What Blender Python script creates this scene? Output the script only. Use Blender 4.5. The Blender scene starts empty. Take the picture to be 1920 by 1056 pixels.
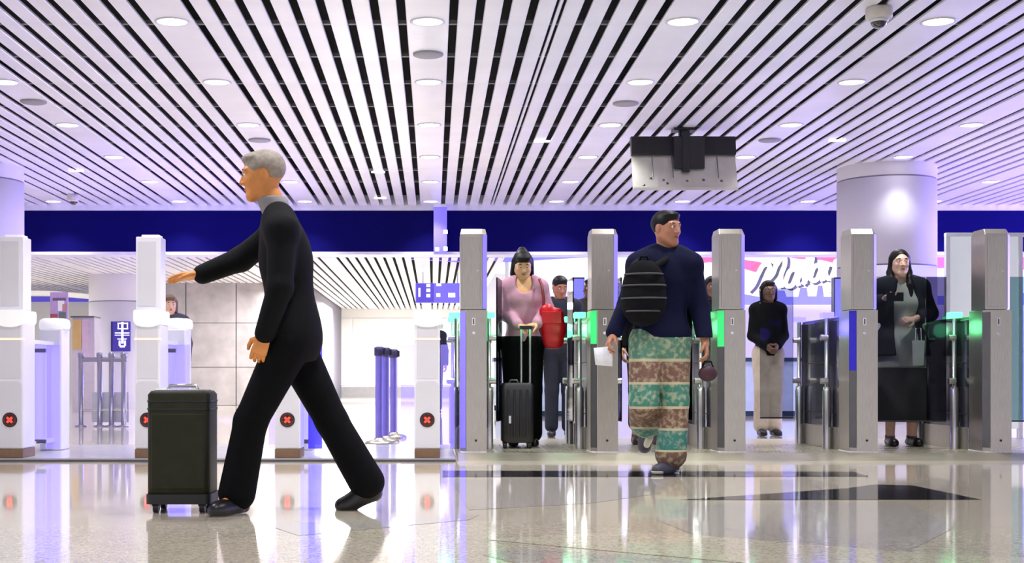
import bpy, math, random
import numpy as np
from mathutils import Vector, Matrix

random.seed(7)
S = bpy.context.scene
COL = S.collection

# ------------------------------------------------------------------ camera
CAMH, F, HX, HY = 0.62, 2500.0, 813.0, 705.0     # eye height, focal (px), vanishing point (px)
cam_d = bpy.data.cameras.new('camera')
cam = bpy.data.objects.new('camera', cam_d)
COL.objects.link(cam)
cam.location = (0, 0, CAMH)
cam.rotation_euler = (math.radians(90), 0, 0)
cam_d.sensor_width = 36.0
cam_d.lens = F / 1920 * 36
cam_d.shift_x = (960 - HX) / 1920
cam_d.shift_y = (HY - 528) / 1920
cam_d.clip_start = 0.05
cam_d.clip_end = 200
S.camera = cam

# ------------------------------------------------------------------ world, exposure, big lights
S.view_settings.view_transform = 'Standard'
S.view_settings.look = 'None'
S.view_settings.exposure = 0.14
S.view_settings.gamma = 1.0
S.view_settings.use_curve_mapping = False
W = bpy.data.worlds.new('hall_ambient')
S.world = W
W.use_nodes = True
W.node_tree.nodes['Background'].inputs[0].default_value = (0.80, 0.785, 0.98, 1)
W.node_tree.nodes['Background'].inputs[1].default_value = 1.15


def light(name, kind, loc, energy, color=(1, 1, 1), rot=(0, 0, 0), **kw):
    d = bpy.data.lights.new(name, kind)
    d.energy = energy
    d.color = color
    for k, v in kw.items():
        setattr(d, k, v)
    o = bpy.data.objects.new(name, d)
    o.location = loc
    o.rotation_euler = rot
    COL.objects.link(o)
    return o


R90 = math.radians(90)
# violet LED wash from the shop fronts to the right; left lamp added, unseen, to tint the left column
light('violet_wash_right', 'AREA', (15, 18.5, 1.6), 1500, (0.30, 0.22, 1.0), (R90, 0, math.radians(80)), shape='RECTANGLE', size=3, size_y=2.6)
light('violet_fill_left', 'AREA', (-1.6, 18.6, 1.1), 170, (0.30, 0.22, 1.0), (R90, 0, math.radians(92)), shape='RECTANGLE', size=0.5, size_y=1.4)
# bright rear hall
for i, (x, y, e) in enumerate([(-1.2, 34, 700), (-9.6, 25.0, 170), (-2.0, 26.5, 330), (-9.5, 35, 350)]):
    light('rear_hall_lamp', 'AREA', (x, y, 2.40), e, (1, 0.98, 0.96), (0, 0, 0), shape='RECTANGLE', size=3.0, size_y=3.0)

# ------------------------------------------------------------------ helpers


def pt(x, y, D):
    """photo pixel -> point at distance D"""
    return Vector(((x - HX) / F * D, D, CAMH + (HY - y) / F * D))


def ground(x, y, z=0.0):
    D = F * (CAMH - z) / (y - HY)
    return Vector(((x - HX) / F * D, D, z))


def lin(c):
    return tuple(((v / 255) / 12.92 if v / 255 <= 0.04045 else ((v / 255 + 0.055) / 1.055) ** 2.4) for v in c)


MATS = {}


def mat(name, rgb, rough=0.5, metal=0.0, var=0.06, scale=9.0, emit=0.0, ecol=None, coat=0.0, spec=0.5, bump=0.0, stretch=None):
    if name in MATS:
        return MATS[name]
    m = bpy.data.materials.new(name)
    m.use_nodes = True
    nt = m.node_tree
    b = nt.nodes['Principled BSDF']
    c = lin(rgb)
    b.inputs['Roughness'].default_value = rough
    b.inputs['Metallic'].default_value = metal
    b.inputs['Coat Weight'].default_value = coat
    b.inputs['Specular IOR Level'].default_value = spec
    tc = nt.nodes.new('ShaderNodeTexCoord')
    mp = nt.nodes.new('ShaderNodeMapping')
    if stretch:
        mp.inputs['Scale'].default_value = stretch
    nz = nt.nodes.new('ShaderNodeTexNoise')
    nz.inputs['Scale'].default_value = scale
    nz.inputs['Detail'].default_value = 4
    rp = nt.nodes.new('ShaderNodeValToRGB')
    rp.color_ramp.elements[0].position = 0.3
    rp.color_ramp.elements[1].position = 0.7
    rp.color_ramp.elements[0].color = tuple(max(0, v * (1 - var)) for v in c) + (1,)
    rp.color_ramp.elements[1].color = tuple(min(1, v * (1 + var)) for v in c) + (1,)
    L = nt.links.new
    L(tc.outputs['Object'], mp.inputs['Vector'])
    L(mp.outputs['Vector'], nz.inputs['Vector'])
    L(nz.outputs['Fac'], rp.inputs['Fac'])
    L(rp.outputs['Color'], b.inputs['Base Color'])
    if emit:
        b.inputs['Emission Color'].default_value = (lin(ecol or rgb)) + (1,)
        b.inputs['Emission Strength'].default_value = emit
    if bump:
        bp = nt.nodes.new('ShaderNodeBump')
        bp.inputs['Strength'].default_value = bump
        bp.inputs['Distance'].default_value = 0.01
        L(nz.outputs['Fac'], bp.inputs['Height'])
        L(bp.outputs['Normal'], b.inputs['Normal'])
    MATS[name] = m
    return m


def glass(name, tint, gloss=0.12, rough=0.03, glow=None, glow_s=0.0):
    """thin tinted pane: see-through with a fresnel-weighted mirror"""
    if name in MATS:
        return MATS[name]
    m = bpy.data.materials.new(name)
    m.use_nodes = True
    nt = m.node_tree
    nt.nodes.clear()
    L = nt.links.new
    out = nt.nodes.new('ShaderNodeOutputMaterial')
    tr = nt.nodes.new('ShaderNodeBsdfTransparent')
    tr.inputs[0].default_value = lin(tint) + (1,)
    gl = nt.nodes.new('ShaderNodeBsdfGlossy')
    gl.inputs['Roughness'].default_value = rough
    lw = nt.nodes.new('ShaderNodeLayerWeight')
    lw.inputs['Blend'].default_value = gloss
    mx = nt.nodes.new('ShaderNodeMixShader')
    L(lw.outputs['Fresnel'], mx.inputs[0])
    L(tr.outputs[0], mx.inputs[1])
    L(gl.outputs[0], mx.inputs[2])
    last = mx
    if glow:
        em = nt.nodes.new('ShaderNodeEmission')
        em.inputs[0].default_value = lin(glow) + (1,)
        em.inputs[1].default_value = glow_s
        ad = nt.nodes.new('ShaderNodeAddShader')
        L(mx.outputs[0], ad.inputs[0])
        L(em.outputs[0], ad.inputs[1])
        last = ad
    L(last.outputs[0], out.inputs[0])
    MATS[name] = m
    return m


class MB:
    def __init__(s):
        s.v, s.f, s.mi, s.sm = [], [], [], []
        s.cur = 0

    def add(s, vs, fs, smooth=False):
        o = len(s.v)
        s.v += [tuple(v) for v in vs]
        s.f += [tuple(i + o for i in f) for f in fs]
        s.mi += [s.cur] * len(fs)
        s.sm += [smooth] * len(fs)

    def box(s, x0, x1, y0, y1, z0, z1):
        vs = [(x, y, z) for z in (z0, z1) for y in (y0, y1) for x in (x0, x1)]
        s.add(vs, [(0, 2, 3, 1), (4, 5, 7, 6), (0, 1, 5, 4), (1, 3, 7, 5), (3, 2, 6, 7), (2, 0, 4, 6)])

    def loft(s, rings, cap=True, smooth=False):
        n = len(rings[0])
        vs = [p for r in rings for p in r]
        fs = []
        for k in range(len(rings) - 1):
            for i in range(n):
                j = (i + 1) % n
                fs.append((k * n + i, k * n + j, (k + 1) * n + j, (k + 1) * n + i))
        s.add(vs, fs, smooth)
        if cap:
            s.add(rings[0], [tuple(reversed(range(n)))])
            s.add(rings[-1], [tuple(range(n))])

    def prism(s, poly, z0, z1):
        s.loft([[(x, y, z0) for x, y in poly], [(x, y, z1) for x, y in poly]])

    def lathe(s, prof, c=(0, 0, 0), n=32, smooth=True, sx=1, sy=1):
        rings = [[(c[0] + r * sx * math.cos(2 * math.pi * i / n), c[1] + r * sy * math.sin(2 * math.pi * i / n), c[2] + z) for i in range(n)] for r, z in prof]
        s.loft(rings, True, smooth)

    def tube(s, pts, r, n=10, smooth=True):
        pts = [Vector(p) for p in pts]
        rr = r if isinstance(r, (list, tuple)) else [r] * len(pts)
        rings = []
        ref = None
        for i, p in enumerate(pts):
            d = (pts[min(i + 1, len(pts) - 1)] - pts[max(i - 1, 0)]).normalized()
            if ref is None:
                ref = Vector((0, 0, 1)) if abs(d.z) < 0.9 else Vector((1, 0, 0))
            a = d.cross(ref).normalized()
            b = a.cross(d).normalized()
            ref = b
            rings.append([tuple(p + (a * math.cos(t) + b * math.sin(t)) * rr[i]) for t in [2 * math.pi * k / n for k in range(n)]])
        s.loft([list(reversed(q)) for q in rings], True, smooth)

    def mesh(s, name, mats):
        me = bpy.data.meshes.new(name)
        me.from_pydata(s.v, [], s.f)
        for m in mats:
            me.materials.append(m)
        me.polygons.foreach_set('material_index', s.mi)
        me.polygons.foreach_set('use_smooth', s.sm)
        me.update()
        return me

    def build(s, name, m, parent=None, loc=None, bevel=0.0):
        ms = m if isinstance(m, (list, tuple)) else [m]
        return link(name, s.mesh(name, ms), parent, loc, bevel)


def link(name, data, parent=None, loc=None, bevel=0.0):
    o = bpy.data.objects.new(name, data)
    COL.objects.link(o)
    if parent is not None:
        o.parent = parent
    if loc is not None:
        o.location = loc
    if bevel:
        md = o.modifiers.new('bevel', 'BEVEL')
        md.width = bevel
        md.segments = 2
        md.limit_method = 'ANGLE'
    return o


def tag(o, label=None, cat=None, group=None, kind=None):
    if label:
        o['label'] = label
    if cat:
        o['category'] = cat
    if group:
        o['group'] = group
    if kind:
        o['kind'] = kind
    return o


def thing(name, label, cat, loc=(0, 0, 0), group=None, rz=0.0):
    o = bpy.data.objects.new(name, None)
    o.empty_display_size = 0.1
    COL.objects.link(o)
    o.location = loc
    o.rotation_euler = (0, 0, rz)
    return tag(o, label, cat, group)


def copy_tree(o, parent=None):
    c = o.copy()
    COL.objects.link(c)
    if parent is not None:
        c.parent = parent
        c.matrix_parent_inverse = o.matrix_parent_inverse.copy()
    for ch in list(o.children):
        copy_tree(ch, c)
    return c


def bx(name, m, parent, x0, x1, y0, y1, z0, z1, bevel=0.0):
    b = MB()
    b.box(x0, x1, y0, y1, z0, z1)
    return b.build(name, m, parent, None, bevel)


# ------------------------------------------------------------------ materials
M_slat = mat('ceiling_aluminium', (236, 234, 246), 0.32, 0.0, 0.05, 2.0, spec=0.32, coat=0.05)
M_dark = mat('plenum_black', (8, 8, 11), 0.9)
M_carrier = mat('carrier_grey', (105, 105, 112), 0.5)
M_fascia = mat('deep_blue_panel', (9, 6, 84), 0.7, 0.0, 0.05, 1.0, spec=0.06)
M_trimw = mat('white_trim', (222, 222, 232), 0.4)
M_col = mat('column_white', (214, 212, 220), 0.65, 0, 0.02, 1.5, spec=0.2)
M_seam = mat('seam_grey', (120, 118, 135), 0.6)
M_lamp = mat('lamp_diffuser', (255, 255, 255), 0.4, emit=7.0, ecol=(255, 250, 244))
M_lampring = mat('lamp_ring', (215, 213, 220), 0.35)
M_vent = mat('speaker_grille_grey', (146, 144, 154), 0.5)
M_steel = mat('brushed_steel', (176, 171, 158), 0.34, 0.85, 0.10, 22, stretch=(8, 8, 0.5))
M_steel_l = mat('bright_steel', (200, 198, 196), 0.25, 0.9, 0.05)
M_steel_d = mat('dark_steel', (105, 104, 104), 0.35, 0.7)
M_white = mat('gate_white', (238, 237, 244), 0.28, 0, 0.02, 3, coat=0.3)
M_greyp = mat('gate_grey_panel', (216, 216, 222), 0.35, 0, 0.03, 3)
M_bronze = mat('bronze_plinth', (132, 104, 78), 0.45, 0.3, 0.12, 14)
M_black = mat('satin_black', (20, 20, 23), 0.4)
M_gbody = mat('gate_body_dark', (36, 37, 46), 0.18, 0, 0.1, 3, coat=0.4)
M_white_e = mat('cap_white_glow', (248, 248, 246), 0.3, emit=0.2, ecol=(255, 255, 250))  # added emission brightens the caps, which are no lamps
M_greenstrip = mat('painted_glow_green', (50, 200, 110), 0.4, emit=0.55, ecol=(60, 225, 120))  # green lane glow painted onto the cabinet sides
M_orange_e = mat('led_orange', (255, 190, 150), 0.4, emit=1.6, ecol=(255, 190, 150))
M_red_e = mat('display_red', (255, 60, 40), 0.4, emit=1.3, ecol=(255, 66, 48))
M_green_e = mat('led_green', (80, 255, 150), 0.4, emit=2.6, ecol=(90, 255, 150))
M_blue_e = mat('led_blue', (60, 50, 255), 0.4, emit=2.6, ecol=(120, 110, 255))
M_bluedeep = mat('painted_glow_blue', (30, 20, 160), 0.4, emit=0.22, ecol=(48, 34, 215))  # blue lane glow painted onto a cabinet side
M_blueedge = mat('painted_glow_lilac', (120, 110, 235), 0.4, emit=0.75, ecol=(125, 112, 240))  # lilac-blue reflection and glow on gate edges, painted as emission
M_whiteled = mat('led_white', (245, 245, 255), 0.4, emit=2.2, ecol=(235, 235, 255))
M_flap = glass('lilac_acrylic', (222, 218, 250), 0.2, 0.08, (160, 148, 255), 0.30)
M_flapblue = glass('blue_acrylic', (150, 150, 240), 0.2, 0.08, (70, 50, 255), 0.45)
M_smoke = glass('smoked_glass', (208, 211, 214), 0.12)
M_smoke_d = glass('dark_smoked_glass', (150, 150, 160), 0.10)
M_teal = glass('teal_glass', (188, 210, 212), 0.12)
M_clear = glass('clear_glass', (222, 232, 236), 0.15)
M_frost = mat('frosted_panel', (225, 228, 232), 0.5, 0, 0.04, 4, emit=0.25, ecol=(235, 238, 245))
M_wallw = mat('rear_white_wall', (238, 238, 238), 0.5, 0, 0.02, 1)
M_skirt = mat('skirting_grey', (150, 148, 150), 0.4, 0.2)
M_stone = mat('grey_stone_panel', (176, 171, 172), 0.5, 0, 0.16, 3.5, bump=0.02)
M_lbox = mat('lightbox_white', (225, 225, 232), 0.5, emit=0.68, ecol=(250, 250, 255))
M_pink = mat('print_pink', (235, 110, 160), 0.5, emit=0.5, ecol=(250, 140, 180))
M_pgrey = mat('print_grey', (92, 94, 106), 0.5, emit=0.16, ecol=(165, 165, 178))
M_plilac = mat('print_lilac', (140, 140, 235), 0.5, emit=0.5, ecol=(165, 165, 250))
M_lilac_e = mat('sign_periwinkle', (105, 95, 225), 0.5, emit=0.45, ecol=(140, 128, 245))
M_violet_e = mat('sign_violet_beam', (80, 70, 200), 0.5, emit=0.38, ecol=(105, 92, 225))
M_signw = mat('sign_white', (245, 245, 255), 0.5, emit=0.75, ecol=(245, 245, 255))
M_signblue = mat('sign_blue', (62, 50, 150), 0.4, emit=0.18, ecol=(70, 56, 170))

# terrazzo ----------------------------------------------------------


def terrazzo(name, rgb, fleck=(0.74, 1.2), rough=0.09):
    m = bpy.data.materials.new(name)
    m.use_nodes = True
    nt = m.node_tree
    L = nt.links.new
    b = nt.nodes['Principled BSDF']
    c = lin(rgb)
    geo = nt.nodes.new('ShaderNodeNewGeometry')
    vo = nt.nodes.new('ShaderNodeTexVoronoi')
    vo.inputs['Scale'].default_value = 95
    nz = nt.nodes.new('ShaderNodeTexNoise')
    nz.inputs['Scale'].default_value = 1.1
    sep = nt.nodes.new('ShaderNodeSeparateColor')
    rp = nt.nodes.new('ShaderNodeValToRGB')
    e = rp.color_ramp.elements
    e[0].position, e[1].position = 0.0, 1.0
    e[0].color = tuple(v * fleck[0] for v in c) + (1,)
    e[1].color = tuple(min(1, v * fleck[1]) for v in c) + (1,)
    mid = rp.color_ramp.elements.new(0.5)
    mid.color = c + (1,)
    mx = nt.nodes.new('ShaderNodeMix')
    mx.data_type = 'RGBA'
    mx.blend_type = 'MULTIPLY'
    mx.inputs['Factor'].default_value = 0.12
    L(geo.outputs['Position'], vo.inputs['Vector'])
    L(geo.outputs['Position'], nz.inputs['Vector'])
    L(vo.outputs['Color'], sep.inputs[0])
    L(sep.outputs[0], rp.inputs['Fac'])
    L(rp.outputs['Color'], mx.inputs['A'])
    L(nz.outputs['Color'], mx.inputs['B'])
    L(mx.outputs['Result'], b.inputs['Base Color'])
    b.inputs['Roughness'].default_value = rough
    b.inputs['Specular IOR Level'].default_value = 0.6
    b.inputs['Coat Weight'].default_value = 0.6
    b.inputs['Coat Roughness'].default_value = 0.05
    return m


T_tan = terrazzo('terrazzo_tan', (232, 222, 198))
T_grey = terrazzo('terrazzo_grey', (216, 210, 198))
T_cream = terrazzo('terrazzo_cream', (246, 236, 206))
T_dark = terrazzo('terrazzo_black', (48, 46, 50))

# ------------------------------------------------------------------ structure
HC = 2.75                       # ceiling above eye
ZC = CAMH + HC                  # 3.37
YF = 21.5                       # fascia distance
PITCH = 0.198

# floor
fl = MB()
fl.box(-22, 26, -6, 48, -0.2, 0.0)
floor = tag(fl.build('floor', T_tan), kind='structure')


def inlay(name, m, pix, h=0.0015):
    pts = [ground(*p) for p in pix]
    b = MB()
    P = [(p.x, p.y, h) for p in pts]
    if sum(P[i][0] * P[i - 1][1] - P[i - 1][0] * P[i][1] for i in range(len(P))) > 0:
        P.reverse()
    b.add(P, [tuple(range(len(P)))])
    return b.build(name, m, floor)


inlay('floor_inlay', T_dark, [(1275, 938), (1840, 937.5), (1712, 911), (1640, 909), (1590, 916)])
inlay('floor_inlay', T_dark, [(830, 895), (1630, 894), (1600, 885), (830, 883)], 0.0012)
inlay('floor_inlay', T_grey, [(1290, 946), (1700, 942), (1790, 990), (1700, 1036), (1300, 1003), (1230, 975)], 0.0009)
inlay('floor_inlay', T_grey, [(880, 957), (1110, 944), (1240, 925), (1240, 899), (840, 899)], 0.0009)
inlay('floor_inlay', T_cream, [(905, 1012), (1140, 998), (1300, 1003), (1700, 1036), (2100, 1055), (2100, 1068), (1500, 1066), (1100, 1030)], 0.0012)
inlay('floor_inlay', T_grey, [(500, 985), (900, 965), (880, 975), (560, 1005)], 0.0009)
inlay('floor_inlay', T_grey, [(980, 1029), (1400, 1062), (1150, 1100), (900, 1040)], 0.0009)

# ceiling: black plenum + slats, light panels, carriers
b = MB()
b.box(-9.3, 12.6, -3, YF, ZC + 0.16, ZC + 0.22)
ceiling = tag(b.build('ceiling', M_dark), kind='structure')
X0 = 0.152                      # gap beside the middle light panel


def slat_mesh(w, y0, y1, name, up=0.0):
    q = MB()
    h = 0.022
    prof = [(-w / 2, h), (-w / 2, 0.006), (-w / 2 + 0.006, 0), (w / 2 - 0.006, 0), (w / 2, 0.006), (w / 2, h)]
    q.loft([[(x, y, z) for x, z in reversed(prof)] for y in (y0, y1)])
    return q.mesh(name, [M_slat])


GAP = 0.066
me_slat = slat_mesh(PITCH - GAP, 0.5, YF - 0.02, 'slat')
me_panel = slat_mesh(2 * PITCH - GAP, 0.5, YF - 0.02, 'light_panel')
me_track = slat_mesh(2 * PITCH - GAP, 0.5, YF - 0.02, 'track_panel')
for k in range(-5, 6):
    base = X0 + k * 10 * PITCH
    xc = base - PITCH
    if -9 < xc < 12:
        link('light_panel', me_panel, ceiling, (xc, 0, ZC))
    for j in range(8):
        x = base + PITCH * (j + 0.5)
        if not -9 < x < 12:
            continue
        if k == 0 and j in (3, 4):
            if j == 3:
                # service strip: two slats closed up round a narrow double track
                w = (PITCH * 2 - GAP - 0.075) / 2
                mm = slat_mesh(w, 0.5, YF - 0.02, 'track_side_slat')
                xm = base + PITCH * 4
                link('slat', mm, ceiling, (xm - 0.0375 - w / 2, 0, ZC))
                link('slat', mm, ceiling, (xm + 0.0375 + w / 2, 0, ZC))
                mt = slat_mesh(0.026, 0.5, YF - 0.02, 'ceiling_track')
                link('ceiling_track', mt, ceiling, (xm, 0, ZC + 0.003))
            continue
        link('slat', me_slat, ceiling, (x, 0, ZC))
qc = MB()
qc.box(-9, 12, -0.02, 0.02, 0, 0.03)
me_car = qc.mesh('carrier', [M_carrier])
for i in range(18):
    link('carrier', me_car, ceiling, (0, 0.7 + 1.07 * i + 0.19, ZC + 0.024))

# fascia beam at the end of the slat ceiling
b = MB()
b.box(-10, 13, YF, YF + 0.5, CAMH + 2.0, CAMH + 2.665)
fascia = tag(b.build('trim_1', M_fascia), kind='structure')
fascia['label'] = 'deep blue fascia beam across the hall'
b = MB()
b.box(-10, 13, YF - 0.04, YF + 0.5, CAMH + 2.665, ZC + 0.3)
tag(b.build('trim_2', M_trimw), kind='structure')
b = MB()
b.box(-10, 13, YF - 0.02, YF + 0.5, CAMH + 1.955, CAMH + 2.0)
tag(b.build('trim_3', M_trimw), kind='structure')

# rear hall ceiling
HR = 1.95
ZR = CAMH + HR
YB = 39.0
b = MB()
b.box(-14, 1.2, YF + 0.5, YB, ZR + 0.12, ZR + 0.2)
ceil2 = tag(b.build('ceiling', M_dark), kind='structure')
PR = 0.155
q = MB()
q.box(-(PR - 0.05) / 2, (PR - 0.05) / 2, YF + 0.5, YB - 0.02, 0, 0.02)
me_rs = q.mesh('slat', [M_slat])
q = MB()
q.box(-PR + 0.025, PR - 0.025, YF + 0.5, YB - 0.02, 0, 0.02)
me_rp = q.mesh('light_panel', [M_slat])
i = 0
x = 1.2
while x > -12.5:
    wide = (i % 9 == 8)
    x -= PR * (1.0 if wide else 0.5)
    link('light_panel' if wide else 'slat', me_rp if wide else me_rs, ceil2, (x, 0, ZR))
    x -= PR * (1.0 if wide else 0.5)
    i += 1

# rear white wall, with its panels, skirting and bulkhead
b = MB()
b.box(-15, 3.5, YB, YB + 0.3, 0, 3.6)
wall_b = tag(b.build('wall_back', M_wallw), kind='structure')
for xa, xb in [(575, 658), (662, 775), (779, 905)]:
    for za, zb in [(0.34, 1.53), (1.56, 2.3)]:
        bx('wall_panel', M_wallw, wall_b, pt(xa, 0, YB).x, pt(xb, 0, YB).x, YB - 0.03, YB, za, zb)
sk = MB()
sk.box(-15, 3.5, YB - 0.06, YB, 0, 0.30)
tag(sk.build('baseboard_back', M_skirt), kind='structure')

# stone side block at the left, with panels
YS = 28.0
xs0, xs1 = pt(290, 0, YS).x, pt(572, 0, YS).x
b = MB()
b.box(xs0, xs1, YS, YB, 0, ZR + 0.1)
wall_s = tag(b.build('wall_stone', M_seam), kind='structure')
for i in range(3):
    xa = pt(349 + 94 * (i - 1) + 1, 0, YS).x
    xb = pt(349 + 94 * i - 1, 0, YS).x
    xa = max(xa, xs0)
    xb = min(xb, xs1)
    zs = [0.0, 0.80, 1.73, ZR + 0.1]
    for za, zb in zip(zs[:-1], zs[1:]):
        bx('stone_panel', M_stone, wall_s, xa, xb, YS - 0.03 - 0.002 * i, YS, za + 0.006, zb - 0.006)

# wall with lightbox behind the right gates
YL = 23.0
b = MB()
b.box(1.25, 12.5, YL + 0.06, YL + 0.3, 0, 3.3)
wall_r = tag(b.build('wall_right', M_wallw), kind='structure')
# far left shop front
b = MB()
b.box(-15, -7.6, 31.0, 31.3, 0, 3.2)
wall_l = tag(b.build('wall_left', M_wallw), kind='structure')
bx('blue_band', M_violet_e, wall_l, -15, -7.6, 30.95, 31.0, pt(0, 566, 31).z, pt(0, 556, 31).z)

# columns
RC = 0.632


def column(name, px, D, label, zt=None):
    c = pt(px, 0, D)
    q = MB()
    z2 = (zt or ZC) + 0.1
    prof = [(RC, 0)]
    for zr in (2.05, 3.19):
        if zr < z2:
            prof += [(RC, zr - 0.012), (RC - 0.012, zr - 0.008), (RC - 0.012, zr + 0.008), (RC, zr + 0.012)]
    prof += [(RC, z2)]
    q.lathe(prof, n=72)
    o = q.build(name, M_col, None, (c.x, D, 0))
    tag(o, label, None, None, 'structure')
    o.data.shade_smooth()
    for zr in (2.05, 3.19):
        if zr < z2:
            s_ = MB()
            s_.lathe([(RC - 0.009, zr - 0.011), (RC - 0.009, zr + 0.011)], n=72)
            s_.build('seam', M_seam, o)
    return o


column('column', 1662, 17.65, 'round white column behind the woman with long black hair')
column('column', -48, 17.65, 'round white column cut by the left edge')
column('column', 229, 26.0, 'round white column with the blue vertical sign', ZR)

# low platforms under the gates
M_tread = mat('tread_plate_base', (196, 188, 166), 0.3, 0.55, 0.1, 6)
M_treadbar = mat('tread_bar', (226, 218, 196), 0.22, 0.7)
b = MB()
b.loft([[(0.18, 9.72, 0), (0.18, 9.95, 0.045), (0.18, 12.2, 0.045), (0.18, 12.2, 0)], [(6.2, 9.72, 0), (6.2, 9.95, 0.045), (6.2, 12.2, 0.045), (6.2, 12.2, 0)]])
plat = tag(b.build('floor_platform', M_tread), kind='structure')
q = MB()
for ix in range(120):
    for iy in range(16):
        x = 0.30 + ix * 0.049
        y = 9.99 + iy * 0.075
        a = math.radians(45 if (ix + iy) % 2 else -45)
        u = Vector((math.cos(a), math.sin(a), 0)) * 0.026
        w_ = Vector((-math.sin(a), math.cos(a), 0)) * 0.006
        c = Vector((x, y, 0.0455))
        up = Vector((0, 0, 0.004))
        vs = [c - u, c - w_ + up, c + u, c + w_ + up]
        q.add(vs, [(0, 1, 3), (1, 2, 3)])
tr = q.build('tread_pattern', M_treadbar, plat)
tr['kind'] = 'stuff'
b = MB()
b.box(-6.5, 0.16, 9.66, 11.6, 0, 0.022)
M_thresh = mat('threshold_grey', (186, 184, 186), 0.2, 0.1)
plat_l = tag(b.build('floor_threshold', M_thresh), kind='structure')
bx('edge_strip', mat('edge_dark', (70, 66, 66), 0.4), plat_l, -6.5, 0.16, 9.63, 9.66, 0, 0.012)

# ------------------------------------------------------------------ ceiling fixtures
ORD = ['first', 'second', 'third', 'fourth', 'fifth', 'sixth', 'seventh', 'eighth', 'ninth', 'tenth']
q = MB()
q.lathe([(0.132, 0.004), (0.136, -0.006), (0.118, -0.010), (0.112, -0.002)], n=36)
me_ring = q.mesh('lamp_trim', [M_lampring])
q = MB()
q.lathe([(0.112, -0.003), (0.09, -0.007), (0.0005, -0.009)], n=32)
me_diff = q.mesh('diffuser', [M_lamp])
YD = [10.34 + 2.13 * n for n in range(-3, 6)]
for n, y in enumerate(YD):
    row = []
    for k in range(-3, 5):
        x = X0 - PITCH + 1.98 * k
        px = HX + x / y * F
        if not (-60 < px < 1990) or (y < 10 and not -1 <= k <= 2):
            continue
        if (abs(x - 5.99) < 0.7 and abs(y - 17.65) < 0.7) or (abs(x + 6.08) < .75 and abs(y - 17.65) < .75):
            continue
        row.append(x)
    for ix, x in enumerate(row):
        vis = y > 10
        lab = f'lit round downlight, {ORD[ix]} from the left, {ORD[n-3]} row from the front' if vis else f'lit round downlight above the camera, {ORD[ix]} from left, {ORD[n]} row'
        t = thing('downlight', lab, 'ceiling lamp', (x, y, ZC), 'downlights of the slat ceiling')
        link('lamp_trim', me_ring, t)
        link('diffuser', me_diff, t)
        near = abs(x - 5.79) < 0.8 and abs(y - 17.0) < 0.8
        light('downlight_beam', 'SPOT', (x, y, ZC - 0.03), 55 if near else (185 if y < 12.7 else 88), (0.98, 0.97, 1.0), spot_size=math.radians(96 if near else 110), spot_blend=1.0 if near else 0.6, shadow_soft_size=0.1)
# speaker grilles between the lamps
q = MB()
q.lathe([(0.130, 0.002), (0.130, -0.012), (0.118, -0.018), (0.0005, -0.018)], n=32)
me_sp = q.mesh('speaker_grille', [M_vent])
SPK = [(804, 101, 'grey round speaker between the first two lamps of the middle panel'),
       (1178, 193, 'grey round speaker in the panel left of the hanging display'),
       (1452, 262, 'grey round speaker right of the hanging display'),
       (60, 190, 'grey round speaker in the panel by the left column'),
       (485, 262, 'grey round speaker just above the walking man')]
for px, py, lab in SPK:
    D = F * HC / (HY - py)
    p = pt(px, py, D)
    kk = round((p.x - (X0 - PITCH)) / 1.98)
    o = link('ceiling_speaker', me_sp, None, (X0 - PITCH + 1.98 * kk, D, ZC))
    tag(o, lab, 'speaker', 'round ceiling speakers')
# small strip lamps on the slats
q = MB()
q.box(-0.09, 0.09, -0.03, 0.03, -0.012, 0.0)
me_st = q.mesh('strip_lamp', [M_lamp])
for px, py, lab in [(1016, 264, 'small lit strip lamp right of the double ceiling track'), (709, 322, 'small lit strip lamp left of the middle panel, nearer one'), (713, 371, 'small lit strip lamp left of the middle panel, farther one'),
                    (143, 320, 'small lit strip lamp near the left column'), (1570, 263, 'small lit strip lamp left of the big column')]:
    D = F * HC / (HY - py)
    p = pt(px, py, D)
    o = link('strip_lamp', me_st, None, (p.x, D, ZC))
    tag(o, lab, 'ceiling lamp', 'small strip lamps')


def dome_camera(px, D, s, lab):
    p = pt(px, 0, D)
    t = thing('dome_camera', lab, 'camera', (p.x, D, ZC), 'dome cameras')
    q = MB()
    q.lathe([(0.085 * s, 0.0), (0.098 * s, -0.01), (0.098 * s, -0.075 * s), (0.09 * s, -0.085 * s), (0.06 * s, -0.09 * s)], n=32)
    q.build('housing', mat('camera_white', (205, 200, 188), 0.4), t)
    q = MB()
    q.lathe([(0.062 * s, -0.088 * s), (0.062 * s, -0.11 * s), (0.052 * s, -0.135 * s), (0.03 * s, -0.152 * s), (0.001, -0.158 * s)], n=32)
    q.build('dome', mat('camera_dome', (18, 14, 28), 0.08, coat=1.0), t)
    q = MB()
    q.lathe([(0.066 * s, -0.086 * s), (0.071 * s, -0.092 * s), (0.068 * s, -0.11 * s), (0.0625 * s, -0.112 * s)], n=32)
    q.build('rim', M_lampring, t)


dome_camera(1648, 9.95, 1.0, 'white dome camera with dark lens at the top right')
dome_camera(138, 20.2, 1.0, 'small white dome camera near the left column')

# hanging display seen from behind
DT = 14.8
p0 = pt(1282, 0, DT)
t = thing('hanging_display', 'metal backed display screen hung from the ceiling on a black bracket', 'screen', (p0.x, DT, ZC))
M_dispback = mat('display_back_metal', (205, 203, 190), 0.35, 0.6, 0.1, 5)
ztop, zbot = pt(0, 257, DT).z - ZC, pt(0, 357, DT).z - ZC
wx = 0.575
hd = bpy.data.objects.new('cabinet', None)
q = MB()
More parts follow.
